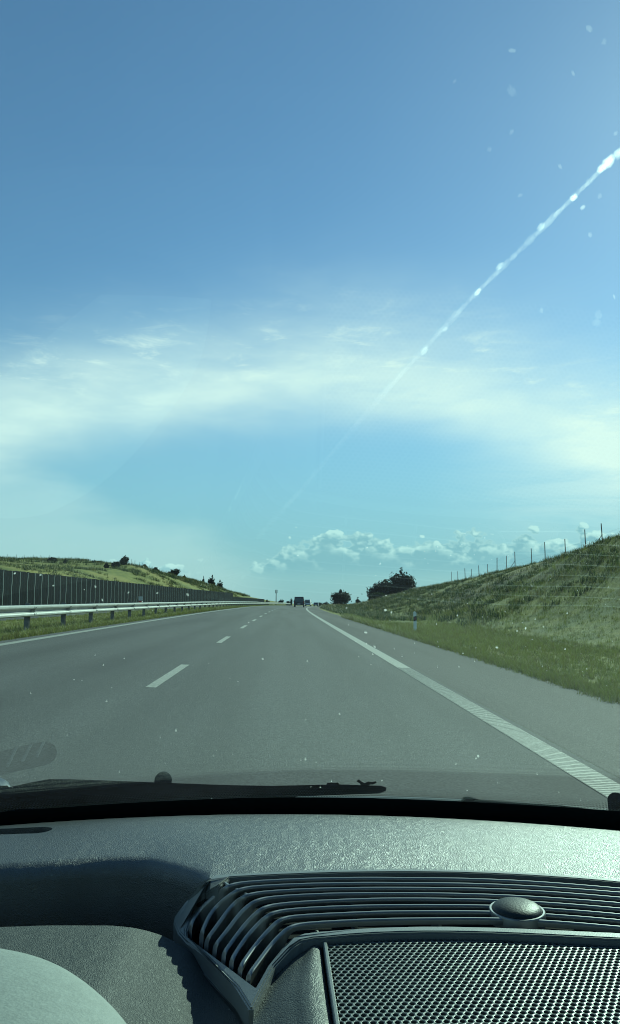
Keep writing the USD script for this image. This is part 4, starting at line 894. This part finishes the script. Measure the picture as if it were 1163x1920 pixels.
part('scuttle', flipup(grid_mesh(Q)), M['rubber'], None, 40)
hd = []
for t in np.linspace(0, 1, 14): hd.append(np.stack([xw * (1 - .10 * t) + .024 * t, yw * (1 - t) + t * (1.75 - .25 * (xw - .24)**2) + .24 * (1 - t), CAM[2] - .272 - .10 * t - .16 * t**3 - .05 * (xw - .24)**2 * 2 * (.3 + t) * .3], -1))
for t in (.5, 1): hd.append(np.stack([hd[13][:, 0], hd[13][:, 1] + .03, hd[13][:, 2] - .30 * t], -1))
part('bonnet', flipup(grid_mesh(np.array(hd))), M['bodypaint'], None, 40)
w1 = UsdGeom.Xform.Define(stage, path_of('wiper', car)).GetPrim(); tag(w1, 'long dark wiper lying along the left windscreen base')
obj('arm', rel(out_poly([(-140, 1482), (-20, 1474), (14, 1473), (17, 1476), (60, 1467), (92, 1461), (140, 1461.5), (300, 1467.5), (420, 1472), (522, 1474), (522, 1520), (300, 1526), (92, 1533), (-140, 1545)], .05, .02), CO), M['rubber'], w1)
obj('blade', rel(out_poly([(515, 1473.5), (560, 1472.5), (612, 1471.5), (614, 1468), (634, 1467.5), (637, 1471), (668, 1472), (715, 1473.5), (725, 1477), (724, 1483), (712, 1488), (650, 1490), (560, 1494), (515, 1500)], .05, .012), CO), M['rubber'], w1)
w2 = UsdGeom.Xform.Define(stage, path_of('wiper', car)).GetPrim(); tag(w2, 'thin dark wiper running right from the clip at the windscreen base')
obj('arm', rel(out_poly([(864, 1503), (868, 1497), (890, 1497), (900, 1500), (1050, 1510), (1163, 1524), (1320, 1548), (1320, 1580), (1163, 1556), (1050, 1540), (900, 1528), (862, 1526)], .02, .016), CO), M['rubber'], w2)
obj('clip', rel(out_poly([(861, 1509), (866, 1498), (872, 1493.5), (882, 1494), (891, 1497.5), (884, 1499), (874, 1498), (868, 1503), (863, 1511)], .014, .006), CO), M['steel'], w2)
obj('edge', rel(out_poly([(890, 1500), (1050, 1510.2), (1052, 1513), (1163, 1526.5), (1320, 1551), (1320, 1552.2), (1163, 1527.8), (1050, 1513.4), (890, 1502)], .0135, .004), CO), M['steel'], w2)
for px, py in ((306, 1464), (1157, 1503)):
    q = at_y(px, py, 1.02); q = CAM + ray(px, py) / ray(px, py)[1] * 1.0
    dm = trimesh.creation.icosphere(3, .0108); dm.apply_scale((1, 1.2, 1)); dm.apply_translation(q); st = cyl(q - [0, 0, .03], q, .0105, .0108, 20)
    part('washer_jet', cat_([dm, st]), M['rubber'], None, 40)
lf = out_poly([(668, 1465), (673, 1461.5), (679, 1466), (684, 1468.5), (690, 1465.5), (698, 1466.5), (705, 1465), (706.5, 1468), (700, 1471), (694, 1471.5), (689, 1476.5), (683, 1474), (677, 1473.5), (675, 1469)], .060, .0012)
lo = lf.vertices.mean(0); lt = thing('dead_leaf', 'torn dead leaf caught on the wiper blade at the windscreen base', 'leaf', lo); obj('blade', rel(lf, lo), M['deadleaf'], lt)

# ---- the rest of the cabin: roof, pillars, doors, rear
def panel(rows, name, mat, th=.03, smooth=40):
    a = np.array(rows, float); m = grid_mesh(a); n = m.vertex_normals; b = grid_mesh(a - 0); b.vertices = m.vertices - n * th; b.invert(); return part(name, cat_([m, b]), mat, None, smooth)
yt = lambda x: float(ws_y(x, .285))
xr = np.linspace(-.335, .815, 16)
rf = [[(x, lerp(ws_y(x, .285), -2.1, t), CAM[2] + .285 + .05 * math.sin(math.pi * t ** .7) + .03 * (1 - ((x - .24) / .575) ** 2)) for x in xr] for t in np.linspace(0, 1, 14)]
panel(rf, 'roof', M['bodypaint'], .03)
rf2 = [[(x, lerp(ws_y(x, .285) - .02, -2.08, t), CAM[2] + .245 + .05 * math.sin(math.pi * t ** .7) + .03 * (1 - ((x - .24) / .575) ** 2)) for x in xr] for t in np.linspace(0, 1, 14)]
panel(rf2, 'headlining', M['liner'], .004)
for sd in (0, 1):
    pr = []
    for z in np.linspace(-.30, .30, 12):
        x = ws_edges(z)[sd]; y_ = float(ws_y(x, z)); sg_ = -1 if sd == 0 else 1
        pr.append((x + sg_ * .02, y_ - .01, CAM[2] + z))
    pr = np.array(pr); ms_ = cat_([cyl(pr[k], pr[k + 1], .045, .045, 10) for k in range(len(pr) - 1)]); part('windscreen_pillar', ms_, M['bodypaint'], None, 40)
    x0 = -.62 if sd == 0 else 1.10; x1 = -.35 if sd == 0 else .83
    part('door', cat_([bbox_round(x0, -.15, CAM[2] - .53, .10, 1.55, .62, .04), bbox_round(x0, -1.35, CAM[2] - .53, .10, 0.85, .62, .04)]), M['bodypaint'], None, 40)
    part('door_pillar', cat_([cyl((x0, yy, CAM[2] - .24), (x1, yy - .12, CAM[2] + .29), .05, .04, 10) for yy in (-.62, -1.7)]), M['bodypaint'], None, 40)
    part('side_window', trimesh.Trimesh([(x0, .50, CAM[2] - .23), (x0, -1.7, CAM[2] - .23), (x1, -1.8, CAM[2] + .28), (x1, -.10, CAM[2] + .28)], [[0, 1, 2], [0, 2, 3]], process=False), M['glass'])
part('rear_panel', cat_([bbox_round(.24, -1.95, CAM[2] - .52, 1.7, .10, .66, .04), bbox_round(.24, -2.05, CAM[2] + .04, 1.2, .08, .50, .04)]), M['bodypaint'], None, 40)
part('floor', box(.24, -.6, CAM[2] - .90, 1.6, 2.7, .04), M['liner'])
part('front_wing', cat_([bbox_round(-.63, 1.2, CAM[2] - .62, .12, 1.1, .50, .05), bbox_round(1.11, 1.2, CAM[2] - .62, .12, 1.1, .50, .05)]), M['bodypaint'], None, 40)
part('front_bumper', bbox_round(.24, 1.80, CAM[2] - .78, 1.6, .14, .30, .06), M['bodypaint'], None, 40)
for x0 in (-.56, 1.04):
    for yy in (1.2, -1.4):
        zz = S * x0 + .31; wh = part('wheel', cyl((x0 - .09, yy, zz), (x0 + .09, yy, zz), .31, .31, 24), M['rubber'], None, 30)
        s_ = -1 if x0 < 0 else 1; obj('rim', rel(cyl((x0 + s_ * .085, yy, zz), (x0 + s_ * .10, yy, zz), .2, .18, 16), CO), M['rim'], wh)
